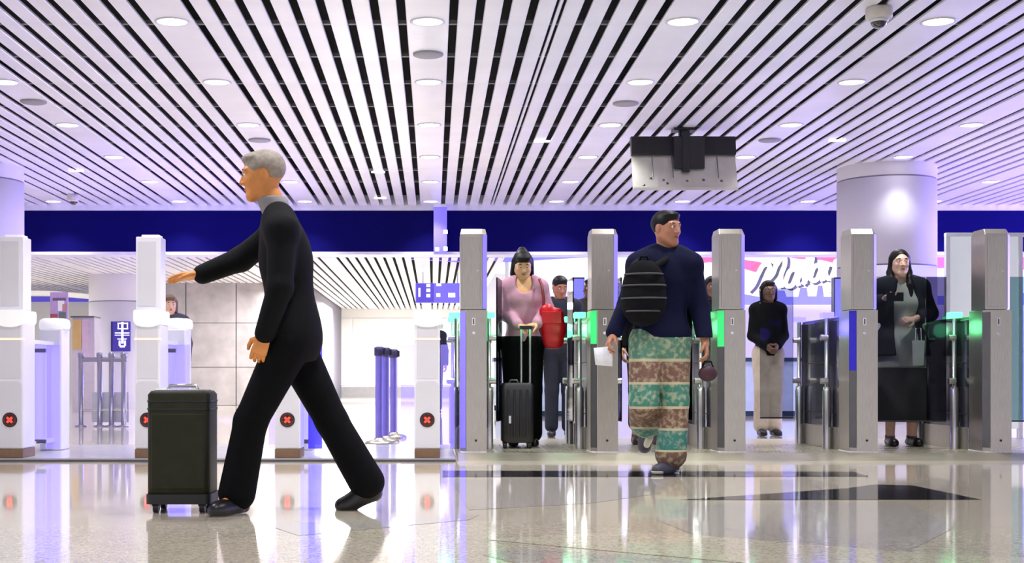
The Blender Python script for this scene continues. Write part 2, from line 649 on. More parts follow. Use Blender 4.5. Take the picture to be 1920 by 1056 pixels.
# back shell: leaning so that its lower edge stands out toward the hall
ys = [(ztop, 0.06), (ztop - 0.16, 0.055), (zbot, -0.11)]
q.loft([[(-wx, 0.12, ztop), (-wx, 0.06, ztop), (-wx, 0.04, ztop - 0.17), (-wx, -0.12, zbot + 0.02), (-wx, -0.12, zbot), (-wx, -0.06, zbot)],
        [(wx, 0.12, ztop), (wx, 0.06, ztop), (wx, 0.04, ztop - 0.17), (wx, -0.12, zbot + 0.02), (wx, -0.12, zbot), (wx, -0.06, zbot)]])
cab = q.build('back_shell', M_dispback, t, None, 0.006)
q = MB()
q.loft([[(-wx - .005, 0.13, ztop + .012), (-wx - .005, 0.02, ztop + .012), (-wx - .005, -0.01, ztop - 0.19), (-wx - .005, 0.06, ztop - 0.21)],
        [(wx + .005, 0.13, ztop + .012), (wx + .005, 0.02, ztop + .012), (wx + .005, -0.01, ztop - 0.19), (wx + .005, 0.06, ztop - 0.21)]])
q.build('top_housing', M_black, t, None, 0.008)  # black piece put in for the shade across the upper back
q = MB()
q.box(-0.05, 0.05, 0.0, 0.07, ztop - 0.02, 0.0)
q.box(-0.12, 0.12, -0.06, 0.13, -0.03, 0.0)
q.build('ceiling_pole', M_black, t, None, 0.004)
q = MB()
q.box(-0.12, 0.22, -0.07, 0.03, ztop - 0.36, ztop - 0.0)
q.box(-0.03, 0.05, -0.09, 0.0, ztop - 0.40, ztop + 0.06)
q.build('wall_bracket', M_black, t, None, 0.006)
q = MB()
for a in (-0.36, -0.14, 0.36):
    q.tube([(a, -0.03, ztop - 0.22), (a, -0.13, zbot + 0.12)], 0.006, 6)
q.build('cable_clip', M_steel_d, t)
for a, zz in [(-0.38, .12), (-0.2, .06), (-.24, .10), (0.02, .09), (.2, .1), (.4, .09), (-.46, .04)]:
    q = MB()
    q.lathe([(0.016, 0), (0.016, 0.012), (0.001, 0.014)], n=10)
    o = q.build('screw', M_steel_d, t, (a, -0.12 + zz * 0.40, zbot + zz))
    o.rotation_euler = (R90, 0, 0)
bx('lower_lip', M_dispback, t, -wx, wx, -0.135, -0.10, zbot - 0.015, zbot + 0.015, 0.003)

# ------------------------------------------------------------------ white gates (left)
DW = 9.70
sW = DW / F


def white_gate(px, lab, post=True):
    X = (px - HX) * sW
    t = thing('white_gate', lab, 'gate', (X, DW, 0), 'white passport gates')
    w = 0.093
    bx('plinth', M_bronze, t, -w, w, 0.0, 0.30, 0.022, 0.088, 0.004)
    body = bx('front_cabinet', M_white, t, -w, w, 0.0, 0.30, 0.088, 1.0, 0.012)
    # sunken centre panel with a rounded top
    q = MB()
    arc = [(w * 0.88 * math.cos(a) if False else (w - 0.045) * (1 if math.cos(a) > 0 else -1) + 0.036 * math.cos(a), 0.545 + 0.036 * math.sin(a)) for a in [math.pi * i / 12 for i in range(13)]]
    poly = [(w - 0.009, 0.10)] + arc + [(-w + 0.009, 0.10)]
    q.loft([[(x, -0.006, z) for x, z in poly], [(x, 0.01, z) for x, z in poly]])
    q.build('centre_panel', M_greyp, t)
    bx('upper_panel', M_greyp, t, -w + 0.016, w - 0.016, -0.004, 0.01, 0.60, 0.985, 0.002)
    bx('light_line', M_orange_e, t, -w - 0.002, w + 0.002, -0.007, 0.03, 0.882, 0.894)
    # stop display
    d = MB()
    d.lathe([(0.054, 0), (0.054, 0.006), (0.050, 0.009), (0.001, 0.009)], n=36)
    o = d.build('stop_display', M_black, t, (0, -0.004, 0.30))
    o.rotation_euler = (R90, 0, 0)
    q = MB()
    for a in (45, 135):
        ca, sa = math.cos(math.radians(a)), math.sin(math.radians(a))
        u = Vector((ca, sa, 0)) * 0.027
        v = Vector((-sa, ca, 0)) * 0.008
        c = Vector((0, 0, 0.0095))
        top = Vector((0, 0, 0.0025))
        q.loft([[c - u - v, c + u - v, c + u + v, c - u + v], [c - u - v + top, c + u - v + top, c + u + v + top, c - u + v + top]])
    q.build('cross_symbol', M_red_e, o)
    q = MB()
    for rr in (0.038, 0.044):
        for i in range(20):
            a = 2 * math.pi * (i + (0.5 if rr > .04 else 0)) / 20
            q.box(rr * math.cos(a) - .002, rr * math.cos(a) + .002, rr * math.sin(a) - .002, rr * math.sin(a) + .002, .009, .011)
    rd = q.build('led_dots', mat('led_red_dim', (150, 30, 20), .4, emit=.25), o)
    rd['kind'] = 'stuff'
    # rounded cap
    q = MB()
    n = 14
    low = [(x, -0.012, 1.0 - 0.045 * math.sqrt(max(0, 1 - (x / 0.1) ** 2)) + 0.02) for x in [-0.1 + 0.2 * i / n for i in range(n + 1)]]
    polyf = [(x, z) for x, _, z in low] + [(0.1, 1.085), (0.094, 1.10), (-0.094, 1.10), (-0.1, 1.085)]
    q.loft([[(x, -0.016, z) for x, z in polyf], [(x, 0.31, z) for x, z in polyf]])
    q.build('cap', M_white_e, t, None, 0.004)
    if post:
        p = bx('post', M_white, t, -w + 0.004, w - 0.002, 0.02, 0.21, 1.10, 1.635, 0.006)
        bx('post_inset', M_greyp, p, -w + 0.018, w - 0.036, 0.014, 0.022, 1.13, 1.60, 0.002)
        bx('post_top', M_white_e, p, -w + 0.04, w - 0.02, 0.05, 0.18, 1.635, 1.652)
    # lane body and tail cabinet
    bx('lane_panel', M_flap, t, -0.012, 0.012, 0.30, 1.0, 0.09, 0.86)
    q = MB()
    for z in (0.09, 0.865):
        q.box(-0.03, 0.03, 0.30, 1.02, z, z + 0.03)
    q.build('lane_rail', M_white, t)
    for sx in (-1, 1):
        fm = M_flapblue if (px > 500 and px < 560 and sx > 0) else M_flap
        f = bx('flap', fm, t, sx * 0.10 if sx > 0 else -0.205, 0.205 if sx > 0 else -0.10, 0.55, 0.565, 0.06, 0.86)
        bx('flap_hinge', M_steel_d, t, sx * 0.012 if sx > 0 else -0.10, 0.10 if sx > 0 else -0.012, 0.54, 0.575, 0.80, 0.83)
        bx('flap_hinge', M_steel_d, t, sx * 0.012 if sx > 0 else -0.10, 0.10 if sx > 0 else -0.012, 0.54, 0.575, 0.10, 0.13)
    tc = bx('tail_cabinet', M_white, t, -0.09, 0.09, 1.02, 1.26, 0.022, 1.0, 0.01)
    bx('tail_inset', M_greyp, tc, -0.075, 0.075, 1.012, 1.025, 0.86, 0.985)
    q = MB()
    q.lathe([(0.118, 1.0), (0.125, 1.03), (0.118, 1.07), (0.09, 1.085), (0.001, 1.09)], c=(0, 1.14, 0), n=28)
    q.build('tail_cap', M_white_e, tc)
    return t


white_gate(19, 'tall white gate cut by the left edge')
white_gate(276.5, 'tall white gate behind the green suitcase')
white_gate(539, 'white gate standing behind the legs of the walking man')
white_gate(801, 'low white gate without post, left of the first steel gate', post=False)

# ------------------------------------------------------------------ steel gates (right)
DG = 10.0
sG = DG / F


def steel_gate(px, lab, led, strips):
    X = (px - HX) * sG
    t = thing('steel_gate', lab, 'gate', (X, DG, 0.0), 'steel passport gates')
    bx('plinth', M_trimw, t, -0.102, 0.102, -0.012, 0.32, 0.0, 0.052, 0.003)
    q = MB()
    q.prism([(-0.10, 0.05), (-0.055, 0.0), (0.10, 0.0), (0.10, 0.30), (-0.10, 0.30)], 0.05, 1.115)
    fc = q.build('front_cabinet', M_steel, t, None, 0.003)
    q = MB()
    prof = [(-0.10, 0.0), (0.066, 0.0), (0.10, 0.04), (0.10, 0.26), (-0.10, 0.26)]
    top = [(-0.09, 0.05), (0.07, 0.05), (0.09, 0.075), (0.09, 0.25), (-0.09, 0.25)]
    q.loft([[(x, y, 1.12) for x, y in prof], [(x, y, 1.685) for x, y in prof], [(x, y, 1.728) for x, y in top]])
    po = q.build('post', M_steel, t, None, 0.003)
    bx('post_inset', M_steel, po, -0.082, 0.05, -0.004, 0.004, 1.14, 1.67, 0.002)
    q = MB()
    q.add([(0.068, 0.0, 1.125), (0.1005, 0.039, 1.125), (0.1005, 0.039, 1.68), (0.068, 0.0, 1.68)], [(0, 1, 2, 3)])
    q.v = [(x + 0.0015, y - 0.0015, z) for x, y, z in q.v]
    e = q.build('painted_edge_glow', M_blueedge, po)  # blue reflection on the polished chamfer, painted as a glowing sheet
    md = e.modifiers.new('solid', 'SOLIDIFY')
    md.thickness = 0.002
    q = MB()
    q.lathe([(0.006, 0), (0.006, 0.004), (0.001, 0.005)], n=12)
    o = q.build('post_screw', M_trimw, po, (0.03, -0.004, 1.41))
    o.rotation_euler = (R90, 0, 0)
    # reader slot, button, foot screw
    sl = MB()
    sl.box(-0.012, 0.012, -0.004, 0.004, 1.0, 1.055)
    s_ = sl.build('reader_slot', M_trimw, t)
    bx('slot_mouth', M_steel_d, s_, -0.005, 0.005, -0.0055, 0.0, 1.007, 1.048)
    q = MB()
    q.lathe([(0.012, 0), (0.012, 0.005), (0.001, 0.007)], n=16)
    o = q.build('button', M_trimw, t, (0.0, 0, 0.94))
    o.rotation_euler = (R90, 0, 0)
    q = MB()
    q.lathe([(0.009, 0), (0.009, 0.003), (0.001, 0.004)], n=12)
    o = q.build('foot_screw', M_black, t, (0.018, 0, 0.135))
    o.rotation_euler = (R90, 0, 0)
    # lower cabinet sides: dark steel, and coloured lane glow painted as emissive strips
    for nm, mm, sd_, za, zb in strips:
        x0, x1, y0, y1 = (-0.10, -0.06, 0.05, 0.004) if sd_ < 0 else (0.1005, 0.1005, 0.004, 0.06)
        q = MB()
        q.add([(x0, y0, za), (x1, y1, za), (x1, y1, zb), (x0, y0, zb)], [(0, 1, 2, 3) if sd_ < 0 else (3, 2, 1, 0)])
        q.v = [(x + 0.0015 * sd_, y - (0.0015 if sd_ < 0 else 0), z) for x, y, z in q.v]
        e = q.build(nm, mm, fc)
        md = e.modifiers.new('solid', 'SOLIDIFY')
        md.thickness = 0.002
    for yy in ((0.42, 1.22) if led is M_green_e else (0.42,)):
        for sx in (-1, 1):
            light('lane_led', 'POINT', (X + sx * 0.22, DG + yy, 1.0), 0.8 if led is M_green_e else 1.2, (0.15, 1.0, 0.4) if led is M_green_e else (0.12, 0.08, 1.0), shadow_soft_size=0.06, specular_factor=0.15)
    # lane body
    bd = bx('lane_body', M_gbody, t, -0.095, 0.095, 0.30, 1.38, 0.10, 1.06, 0.006)
    bx('kick_plate', M_steel, bd, -0.099, 0.099, 0.32, 1.36, 0.045, 0.22, 0.003)
    q = MB()
    for za in (0.32, 0.72):
        q.box(-0.098, 0.098, 0.36, 1.32, za, za + 0.006)
    q.build('panel_seam', M_black, bd)
    bx('top_rail', M_steel_d, bd, -0.08, 0.08, 0.30, 1.40, 1.06, 1.08, 0.003)
    # hinge poles with status lights
    for sx, yy in ((-1, 0.50), (1, 0.50), (-1, 1.30), (1, 1.30)):
        xx = sx * 0.135
        q = MB()
        q.lathe([(0.034, 0.045), (0.034, 0.50), (0.030, 0.505), (0.030, 0.53), (0.017, 0.535), (0.017, 1.075)], c=(xx, yy, 0), n=18)
        hp = q.build('hinge_pole', M_steel_l, t)
        bx('status_light', led, hp, xx - 0.045, xx + 0.045, yy - 0.05, yy + 0.05, 1.075, 1.12, 0.006)
        for zc in (0.58, 0.92):
            q = MB()
            q.tube([(xx, yy - 0.02, zc), (xx + sx * 0.055, yy - 0.02, zc)], 0.024, 12)
            q.build('clamp', M_steel_l, hp)
    return t


DK_ = ('side_strip', M_steel_d, -1, 0.08, 1.1)
SG = [(888, 'steel gate farthest left, beside the woman in pink', M_green_e, [('painted_edge_glow', M_blueedge, -1, 0.08, 1.1), ('painted_side_glow', M_greenstrip, 1, 0.88, 1.11)]),
      (1134, 'steel gate left of the patterned trousers, partly behind the paper', M_green_e, [('side_strip', M_steel_d, -1, 0.08, 0.86), ('painted_side_glow', M_greenstrip, -1, 0.86, 1.11)]),
      (1373, 'steel gate right of the person in patterned trousers', M_green_e, [('side_strip', M_steel_d, -1, 0.08, 0.84), ('painted_side_glow', M_greenstrip, -1, 0.84, 1.11)]),
      (1621, 'steel gate with blue lights left of the long haired woman', M_blue_e, [('side_strip', M_steel_d, -1, 0.08, 0.66), ('painted_edge_glow', M_bluedeep, -1, 0.66, 1.11)]),
      (1872, 'steel gate at the far right before the frosted screen', M_green_e, [DK_])]
gates = [steel_gate(*a) for a in SG]
gx = [(a[0] - HX) * sG for a in SG]


def flap(name, x0, y0, x1, y1, z0, z1, m, lab, cat='gate flap'):
    d = Vector((x1 - x0, y1 - y0, 0))
    n = Vector((-d.y, d.x, 0)).normalized() * 0.006
    q = MB()
    P = [(0 - n.x, 0 - n.y), (d.x - n.x, d.y - n.y), (d.x + n.x, d.y + n.y), (n.x, n.y)]
    q.prism(P, z0, z1)
    o = q.build(name, m, None, (x0, y0, 0))
    tag(o, lab, cat, 'glass gate flaps')
    q = MB()
    q.prism([(p[0] * 1.0, p[1]) for p in P], z0 - 0.012, z0)
    q.build('edge_rail', M_black, o)
    return o


yf = DG + 0.5
flap('glass_flap', gx[0] + 0.20, yf + .05, gx[0] + 0.255, yf + 0.42, 0.27, 1.40, M_smoke_d, 'open dark glass flap on the right side of the first steel gate')
flap('glass_flap', gx[1] - 0.178, yf + .06, gx[1] - 0.18, yf + 0.45, 0.27, 1.40, M_smoke_d, 'open dark glass flap on the left side of the second steel gate')
flap('glass_flap', gx[1] + 0.20, yf + .05, gx[1] + 0.205, yf + 0.5, 0.27, 1.40, M_smoke, 'open glass flap on the right side of the second steel gate')
flap('glass_flap', gx[2] - 0.20, yf + .05, gx[2] - 0.205, yf + 0.5, 0.27, 1.40, M_smoke, 'open glass flap on the left side of the third steel gate')
flap('glass_flap', gx[2] + 0.20, yf + .05, gx[2] + 0.205, yf + 0.5, 0.27, 1.40, M_smoke_d, 'open glass flap on the right side of the third steel gate')
flap('glass_flap', pt(1425, 0, 11.3).x, 11.3, pt(1487, 0, 11.3).x, 11.3, 0.27, 1.36, M_smoke, 'half closed smoked glass flap before the woman in cream trousers')
flap('glass_flap', gx[3] + 0.20, yf, pt(1735, 0, yf).x, yf, 0.27, 1.40, M_smoke, 'closed smoked glass flap in front of the long haired woman')
flap('glass_flap', pt(1737, 0, yf).x, yf, gx[4] - 0.20, yf, 0.27, 1.40, M_smoke_d, 'closed dark glass flap right of the long haired woman')
flap('glass_flap', gx[4] + 0.20, yf, gx[4] + 0.52, yf, 0.27, 1.40, M_teal, 'closed teal glass flap at the right edge')

# frosted screen behind the last gate
D = 12.6
p1, p2 = pt(1776, 437, D), pt(1912, 437, D)
t = thing('frosted_screen', 'tall frosted white screen behind the last steel gate', 'screen panel', ((p1.x + p2.x) / 2, D, 0))
hw = (p2.x - p1.x) / 2
bx('panel', M_frost, t, -hw, hw, -0.01, 0.01, 0.12, p1.z - 0.03)
bx('top_rail', M_trimw, t, -hw - 0.02, hw + 0.05, -0.03, 0.03, p1.z - 0.035, p1.z, 0.003)
for sx in (-1, 1):
    bx('post', M_trimw, t, sx * hw - 0.02, sx * hw + 0.02, -0.025, 0.025, 0, p1.z - 0.03, 0.003)
bx('base', M_steel, t, -hw - .05, hw + .05, -0.12, 0.12, 0, 0.03, 0.003)

# ------------------------------------------------------------------ barrier fence, stanchions
M_bar = mat('barrier_steel', (150, 148, 170), 0.3, 0.6)
DB = 16.3
pa = pt(195, 0, DB)
t = thing('barrier_fence', 'stainless tube barrier with four posts beside the second white gate', 'barrier', (pa.x, DB, 0))
for px in (152, 187, 209, 232):
    x = pt(px, 0, DB).x - pa.x
    q = MB()
    q.lathe([(0.075, 0), (0.075, 0.012), (0.031, 0.02), (0.031, 0.85), (0.04, 0.86), (0.04, 0.90), (0.001, 0.91)], c=(x, 0, 0), n=18)
    q.build('post', M_bar, t)
xa, xb = pt(150, 0, DB).x - pa.x, pt(238, 0, DB).x - pa.x
q = MB()
q.tube([(xa, 0, 0.82), (xb, 0, 0.82)], 0.03, 12)
q.build('top_rail', M_bar, t)
q = MB()
q.tube([(xa, 0, 0.20), (xb, 0, 0.20)], 0.018, 10)
q.build('lower_rail', M_steel_l, t)
for za in (0.30,):
    bx('base_panel', M_greyp, t, xa + .12, xb, 0.10, 0.12, 0.05, 0.42)

M_stanch = mat('stanchion_violet', (128, 118, 205), 0.3, 0.5)
for i, (px, py, D, lab) in enumerate([(711, 838, 12.1, 'tallest belt post of the cluster, left one'), (723, 832, 12.5, 'belt post in the middle of the cluster'), (738, 822, 13.3, 'belt post at the right of the cluster')]):
    p = pt(px, 0, D)
    t = thing('belt_post', lab, 'belt post', (p.x, D, 0), 'retractable belt posts')
    q = MB()
    q.lathe([(0.13, 0), (0.13, 0.015), (0.11, 0.03), (0.045, 0.045), (0.04, 0.06)], n=28)
    q.build('base', M_steel, t)
    q = MB()
    q.lathe([(0.036, 0.05), (0.036, 0.80)], n=20)
    q.build('pole', M_stanch, t)
    q = MB()
    q.lathe([(0.036, 0.80), (0.046, 0.805), (0.046, 0.875), (0.03, 0.885), (0.001, 0.887)], n=20)
    q.build('belt_head', mat('stanchion_head', (48, 40, 90), 0.4), t)
    q = MB()
    q.box(0.044, 0.06, -0.022, 0.022, 0.81, 0.87)
    q.build('belt_clip', M_black, t)

# ------------------------------------------------------------------ signs
# hanger post and violet beam, direction sign in the rear hall
DS = 21.3
pa, pb = pt(813, 0, DS), pt(838, 0, DS)
z0, z1 = pt(0, 476, DS).z, pt(0, 388, DS).z
t = thing('hanging_post', 'violet lit post hanging in front of the blue fascia', 'sign post', ((pa.x + pb.x) / 2, DS, z0))
hw = (pb.x - pa.x) / 2
bx('post', M_lilac_e, t, -hw, hw, 0, 0.15, 0, z1 - z0, 0.004)
for dx, dz in ((-0.05, 0.04), (0.085, 0.05), (0.085, 0.32)):
    bx('small_lamp', M_whiteled, t, dx - .03, dx + .03, -0.012, 0, dz, dz + 0.06)
bx('ceiling_bracket', M_trimw, t, -hw, hw, -0.0, 0.15, z1 - z0, ZC - z0)
DS2 = 22.6
q = MB()
A = [pt(758, 476, DS2), pt(870, 476, DS2), pt(870, 491, DS2), pt(758, 485, DS2)]
q.loft([[tuple(v) for v in A], [tuple(v + Vector((0, 0.15, 0))) for v in A]])
bm_ = q.build('sign_beam', M_violet_e)
tag(bm_, 'violet lit beam below the blue fascia, left of the first steel gate', 'sign beam')
DS3 = 25.0
pa, pb = pt(779, 568, DS3), pt(872, 531, DS3)
t = thing('direction_sign', 'periwinkle direction sign hanging in the rear hall above the low gate', 'sign', (pa.x, DS3, pa.z))
w, h = pb.x - pa.x, pb.z - pa.z
bx('board', M_lilac_e, t, 0, w, 0, 0.1, 0, h)
bx('dark_panel', M_violet_e, t, 0.02, 0.37 * w, -0.012, 0.0, 0.01, h - 0.01)
for (u0, u1, v0, v1) in [(.06, .10, .3, .75), (.22, .30, .28, .45), (.22, .30, .55, .72), (.22, .30, .8, .95), (.42, .50, .3, .48), (.66, .80, .28, .5), (.92, 1.0, .28, .5), (.42, .52, .85, .98), (.9, 1.0, .85, .98)]:
    bx('pictogram', M_signw, t, u0 * w, u1 * w, -0.02, -0.01, v0 * h, v1 * h)
for u in (0.15, 0.85):
    q = MB()
    q.tube([(u * w, 0.05, h), (u * w, 0.05, ZR - pa.z)], 0.012, 8)
    q.build('hanger', M_trimw, t)

# blue vertical sign at the rear column
DV = 25.33
pa, pb = pt(211, 659, DV), pt(244, 603, DV)
t = thing('vertical_sign', 'dark blue vertical sign with white characters on the rear column', 'sign', (pa.x, DV, pa.z))
w, h = pb.x - pa.x, pb.z - pa.z
bx('board', M_signblue, t, 0, w, 0, 0.05, 0, h)
q = MB()


def bar(u0, u1, v0, v1):
    q.box(u0 * w, u1 * w, -0.012, 0.0, v0 * h, v1 * h)


for a in [(.30, .88, .92, .96), (.30, .36, .74, .96), (.82, .88, .74, .96), (.30, .88, .74, .78), (.50, .62, .42, .98), (.14, .96, .60, .635), (.14, .96, .53, .555), (.28, .80, .40, .43), (.36, .46, .18, .36), (.66, .76, .18, .36), (.42, .70, .13, .20), (.50, .62, .26, .42)]:
    bar(*a)
ch = q.build('characters', M_signw, t)
ch['kind'] = 'stuff'
for u in (0.03,):
    bx('side_edge', mat('sign_edge', (40, 32, 110), 0.4), t, -0.03, 0.0, -0.005, 0.05, 0, h)

# shop poster stand and orange display far left
D = 24.0
pa, pb = pt(94, 598, D), pt(127, 548, D)
t = thing('poster_stand', 'mauve promotional poster above the left tail cabinet', 'poster', (pa.x, D, 0))
w = pb.x - pa.x
bx('board', mat('poster_mauve', (190, 165, 205), 0.5), t, 0, w, 0, 0.04, pa.z, pb.z)
bx('stand_leg', M_trimw, t, w * .45, w * .55, 0.0, 0.04, 0, pa.z)
bx('stand_foot', M_trimw, t, w * .1, w * .9, -0.15, 0.2, 0, 0.02)
for u0, u1, v0, v1, c, nm in [(.45, .8, .3, .68, (240, 238, 235), 'white'), (.02, .42, 0, .18, (170, 80, 90), 'red'), (.5, .9, .0, .25, (110, 120, 110), 'green'), (.15, .9, .68, .78, (110, 90, 110), 'dark'), (.7, .95, .3, .55, (190, 140, 130), 'tan')]:
    bx('print_patch', mat('poster_' + nm, c, 0.5), t, u0 * w, u1 * w, -0.01 - .001 * u0, 0, pa.z + v0 * (pb.z - pa.z), pa.z + v1 * (pb.z - pa.z))
D = 22.5
pa, pb = pt(136, 655, D), pt(177, 596, D)
t = thing('display_case', 'ochre and pink shop display case beside the rear column', 'display case', (pa.x, D, 0))
w = pb.x - pa.x
bx('case', mat('case_grey', (190, 182, 176), 0.5), t, 0, w, 0, 0.4, 0, pb.z)
bx('ochre_front', mat('case_ochre', (205, 172, 96), 0.5), t, 0.0, w * .40, -0.012, 0, pa.z, pb.z - .03)
bx('pink_front', mat('case_pink', (205, 180, 180), 0.5), t, w * .44, w * .74, -0.01, 0, pa.z - .2, pb.z - .03)
bx('top_edge', M_steel_d, t, -0.03, w, -0.03, 0.42, pb.z, pb.z + 0.03)
# curved white canopy far left
D = 28.5
q = MB()
top = []
N = 16
for i in range(N + 1):
    u = i / N
    px = 20 + 160 * u
    py = 545 + (14 * max(0, u - 0.35) ** 1.3 if True else 0)
    top.append(pt(px, py, D))
lowr = [p - Vector((0, 0, 0.09)) for p in top]
ring0 = [tuple(p) for p in top] + [tuple(p) for p in reversed(lowr)]
ring1 = [(x, y + 0.5, z) for x, y, z in ring0]
q.loft([ring1, ring0])
o = q.build('canopy', M_white_e)
tag(o, 'white curved shop canopy at the far left of the rear hall', 'canopy')
for u in (2, 8, 14):
    hq = MB()
    hq.tube([tuple(top[u] + Vector((0, .25, -.02))), (top[u].x, top[u].y + .25, ZR + .1)], .015, 8)
    hq.build('hanger', M_trimw, o)

# lightbox with brush lettering
za, zb = pt(0, 572, YL).z, 2.80
t = thing('lightbox', 'bright pink and white lightbox billboard lettered Malaysia', 'billboard', (1.3, YL - 0.02, za))
w, h = 11.0, zb - za
bx('face', M_lbox, t, 0, w, 0, 0.05, 0, h)


def L2(px, py):
    p = pt(px, py, YL)
    return (p.x - 1.3, p.z - za)


def flat(name, m, pix, yo):
    q = MB()
    P = [L2(*p) for p in pix]
    q.loft([[(x, yo, z) for x, z in P], [(x, yo + 0.004, z) for x, z in P]])
    return q.build(name, m, t)


flat('pink_ribbon', M_pink, [(1270, 500), (1270, 476), (1330, 478), (1425, 492), (1445, 505), (1420, 512), (1380, 500), (1330, 492)], -0.008)
flat('pink_ribbon', M_pink, [(1455, 480), (1520, 474), (1590, 480), (1660, 492), (1780, 490), (1780, 501), (1660, 505), (1590, 500), (1540, 488), (1500, 486)], -0.008)
flat('pink_ribbon', M_pink, [(1750, 503), (1750, 482), (1920, 480), (1920, 506)], -0.009)
flat('skyline', M_plilac, [(1290, 572), (1290, 552), (1395, 552), (1440, 560), (1452, 545), (1470, 545), (1474, 557), (1496, 557), (1500, 540), (1512, 540), (1514, 556), (1530, 556), (1533, 536), (1541, 536), (1544, 557), (1600, 557), (1780, 555), (1920, 550), (1920, 572)], -0.008)
flat('lilac_header', M_plilac, [(905, 470), (1180, 470), (1180, 482), (1080, 484), (950, 492), (905, 488)], -0.008)


def stroke(pts, r):
    cu = bpy.data.curves.new('letter', 'CURVE')
    cu.dimensions = '3D'
    sp = cu.splines.new('BEZIER')
    sp.bezier_points.add(len(pts) - 1)
    for bp, p in zip(sp.bezier_points, pts):
        bp.co = (p[0], 0, p[1])
        bp.handle_left_type = bp.handle_right_type = 'AUTO'
    cu.bevel_depth = r
    cu.bevel_resolution = 2
    cu.use_fill_caps = True
    cu.resolution_u = 8
    return cu


LET = {'M': [[(1400, 546), (1410, 535), (1421, 512), (1432, 497), (1440, 498), (1437, 522), (1444, 518), (1455, 496), (1468, 484), (1470, 490), (1462, 520), (1463, 540)]],
       'a': [[(1494, 508), (1484, 506), (1474, 520), (1473, 536), (1480, 537), (1490, 522), (1497, 508), (1493, 528), (1496, 537)]],
       'l': [[(1503, 534), (1512, 518), (1519, 496), (1518, 482), (1511, 492), (1506, 516), (1507, 533)]],
       'a2': [[(1537, 501), (1528, 499), (1520, 512), (1520, 526), (1527, 526), (1535, 512), (1541, 499), (1537, 518), (1541, 528)]],
       'y': [[(1549, 498), (1546, 515), (1552, 523), (1561, 511), (1569, 490), (1563, 520), (1552, 548)]],
       's': [[(1572, 520), (1582, 498), (1584, 512), (1580, 522), (1572, 522)]],
       'i': [[(1592, 500), (1590, 520), (1596, 522)]],
       'a3': [[(1618, 500), (1608, 498), (1600, 512), (1600, 522), (1608, 520), (1618, 504), (1620, 500), (1618, 518), (1624, 520)]]}
for nm, sts in LET.items():
    for st in sts:
        P = [L2(*p) for p in st]
        for (m, dx, dz, r, yo, on) in ((M_pgrey, 0.055, -0.022, 0.048, 0.0, 'letter_shadow'), (M_signw, 0, 0, 0.042, -0.04, 'letter')):
            cu = stroke([(x + dx, z + dz) for x, z in P], r)
            cu.materials.append(m)
            tmp = bpy.data.objects.new('tmp', cu)
            COL.objects.link(tmp)
            me_ = bpy.data.meshes.new_from_object(tmp.evaluated_get(bpy.context.evaluated_depsgraph_get()))
            bpy.data.objects.remove(tmp)
            o = link(on, me_, t, (0, yo - 0.01, 0))
            o.scale = (1, 0.35, 1)

# counters below the lightbox
for i, (xa, xb, lab) in enumerate([(1395, 1500, 'teal counter behind the woman in cream trousers'), (930, 1130, 'pale counter behind the woman in pink')]):
    D = 20.5
    p1, p2 = pt(xa, 0, D), pt(xb, 0, D)
    t = thing('counter', lab, 'counter', ((p1.x + p2.x) / 2, D, 0), 'counters below the lightbox')
    hw = (p2.x - p1.x) / 2
    bx('front', mat('counter_pale', (196, 214, 226), 0.4), t, -hw, hw, 0, 0.6, 0.08, 0.84)
    bx('worktop', mat('counter_teal', (40, 66, 84), 0.3), t, -hw - .04, hw + .04, -0.05, 0.65, 0.84, 0.90)
    bx('toe_kick', mat('counter_teal', (40, 66, 84), 0.3), t, -hw, hw, 0.04, 0.56, 0, 0.16)
# blue-lit display pylons seen through the lanes
D = 16.0
for px, lab in [(1085, 'blue lit info pylon beside the second steel gate'), (1575, 'blue lit info pylon left of the big column')]:
    p1, p2 = pt(px - 11, 520, D), pt(px + 11, 520, D)
    t = thing('info_pylon', lab, 'pylon', ((p1.x + p2.x) / 2, D, 0), 'info pylons')
    hw = (p2.x - p1.x) / 2
    bx('body', mat('pylon_navy', (40, 44, 90), 0.3), t, -hw, hw, 0, 0.12, 0, p1.z, .004)
    bx('screen', mat('pylon_screen', (110, 110, 250), 0.3, emit=.6, ecol=(120, 120, 250)), t, -hw + .01, hw - .01, -0.008, 0, 0.9, p1.z - .02)
    bx('base', M_steel_d, t, -hw - .1, hw + .1, -0.12, 0.25, 0, 0.03)

# ================================================================== PEOPLE


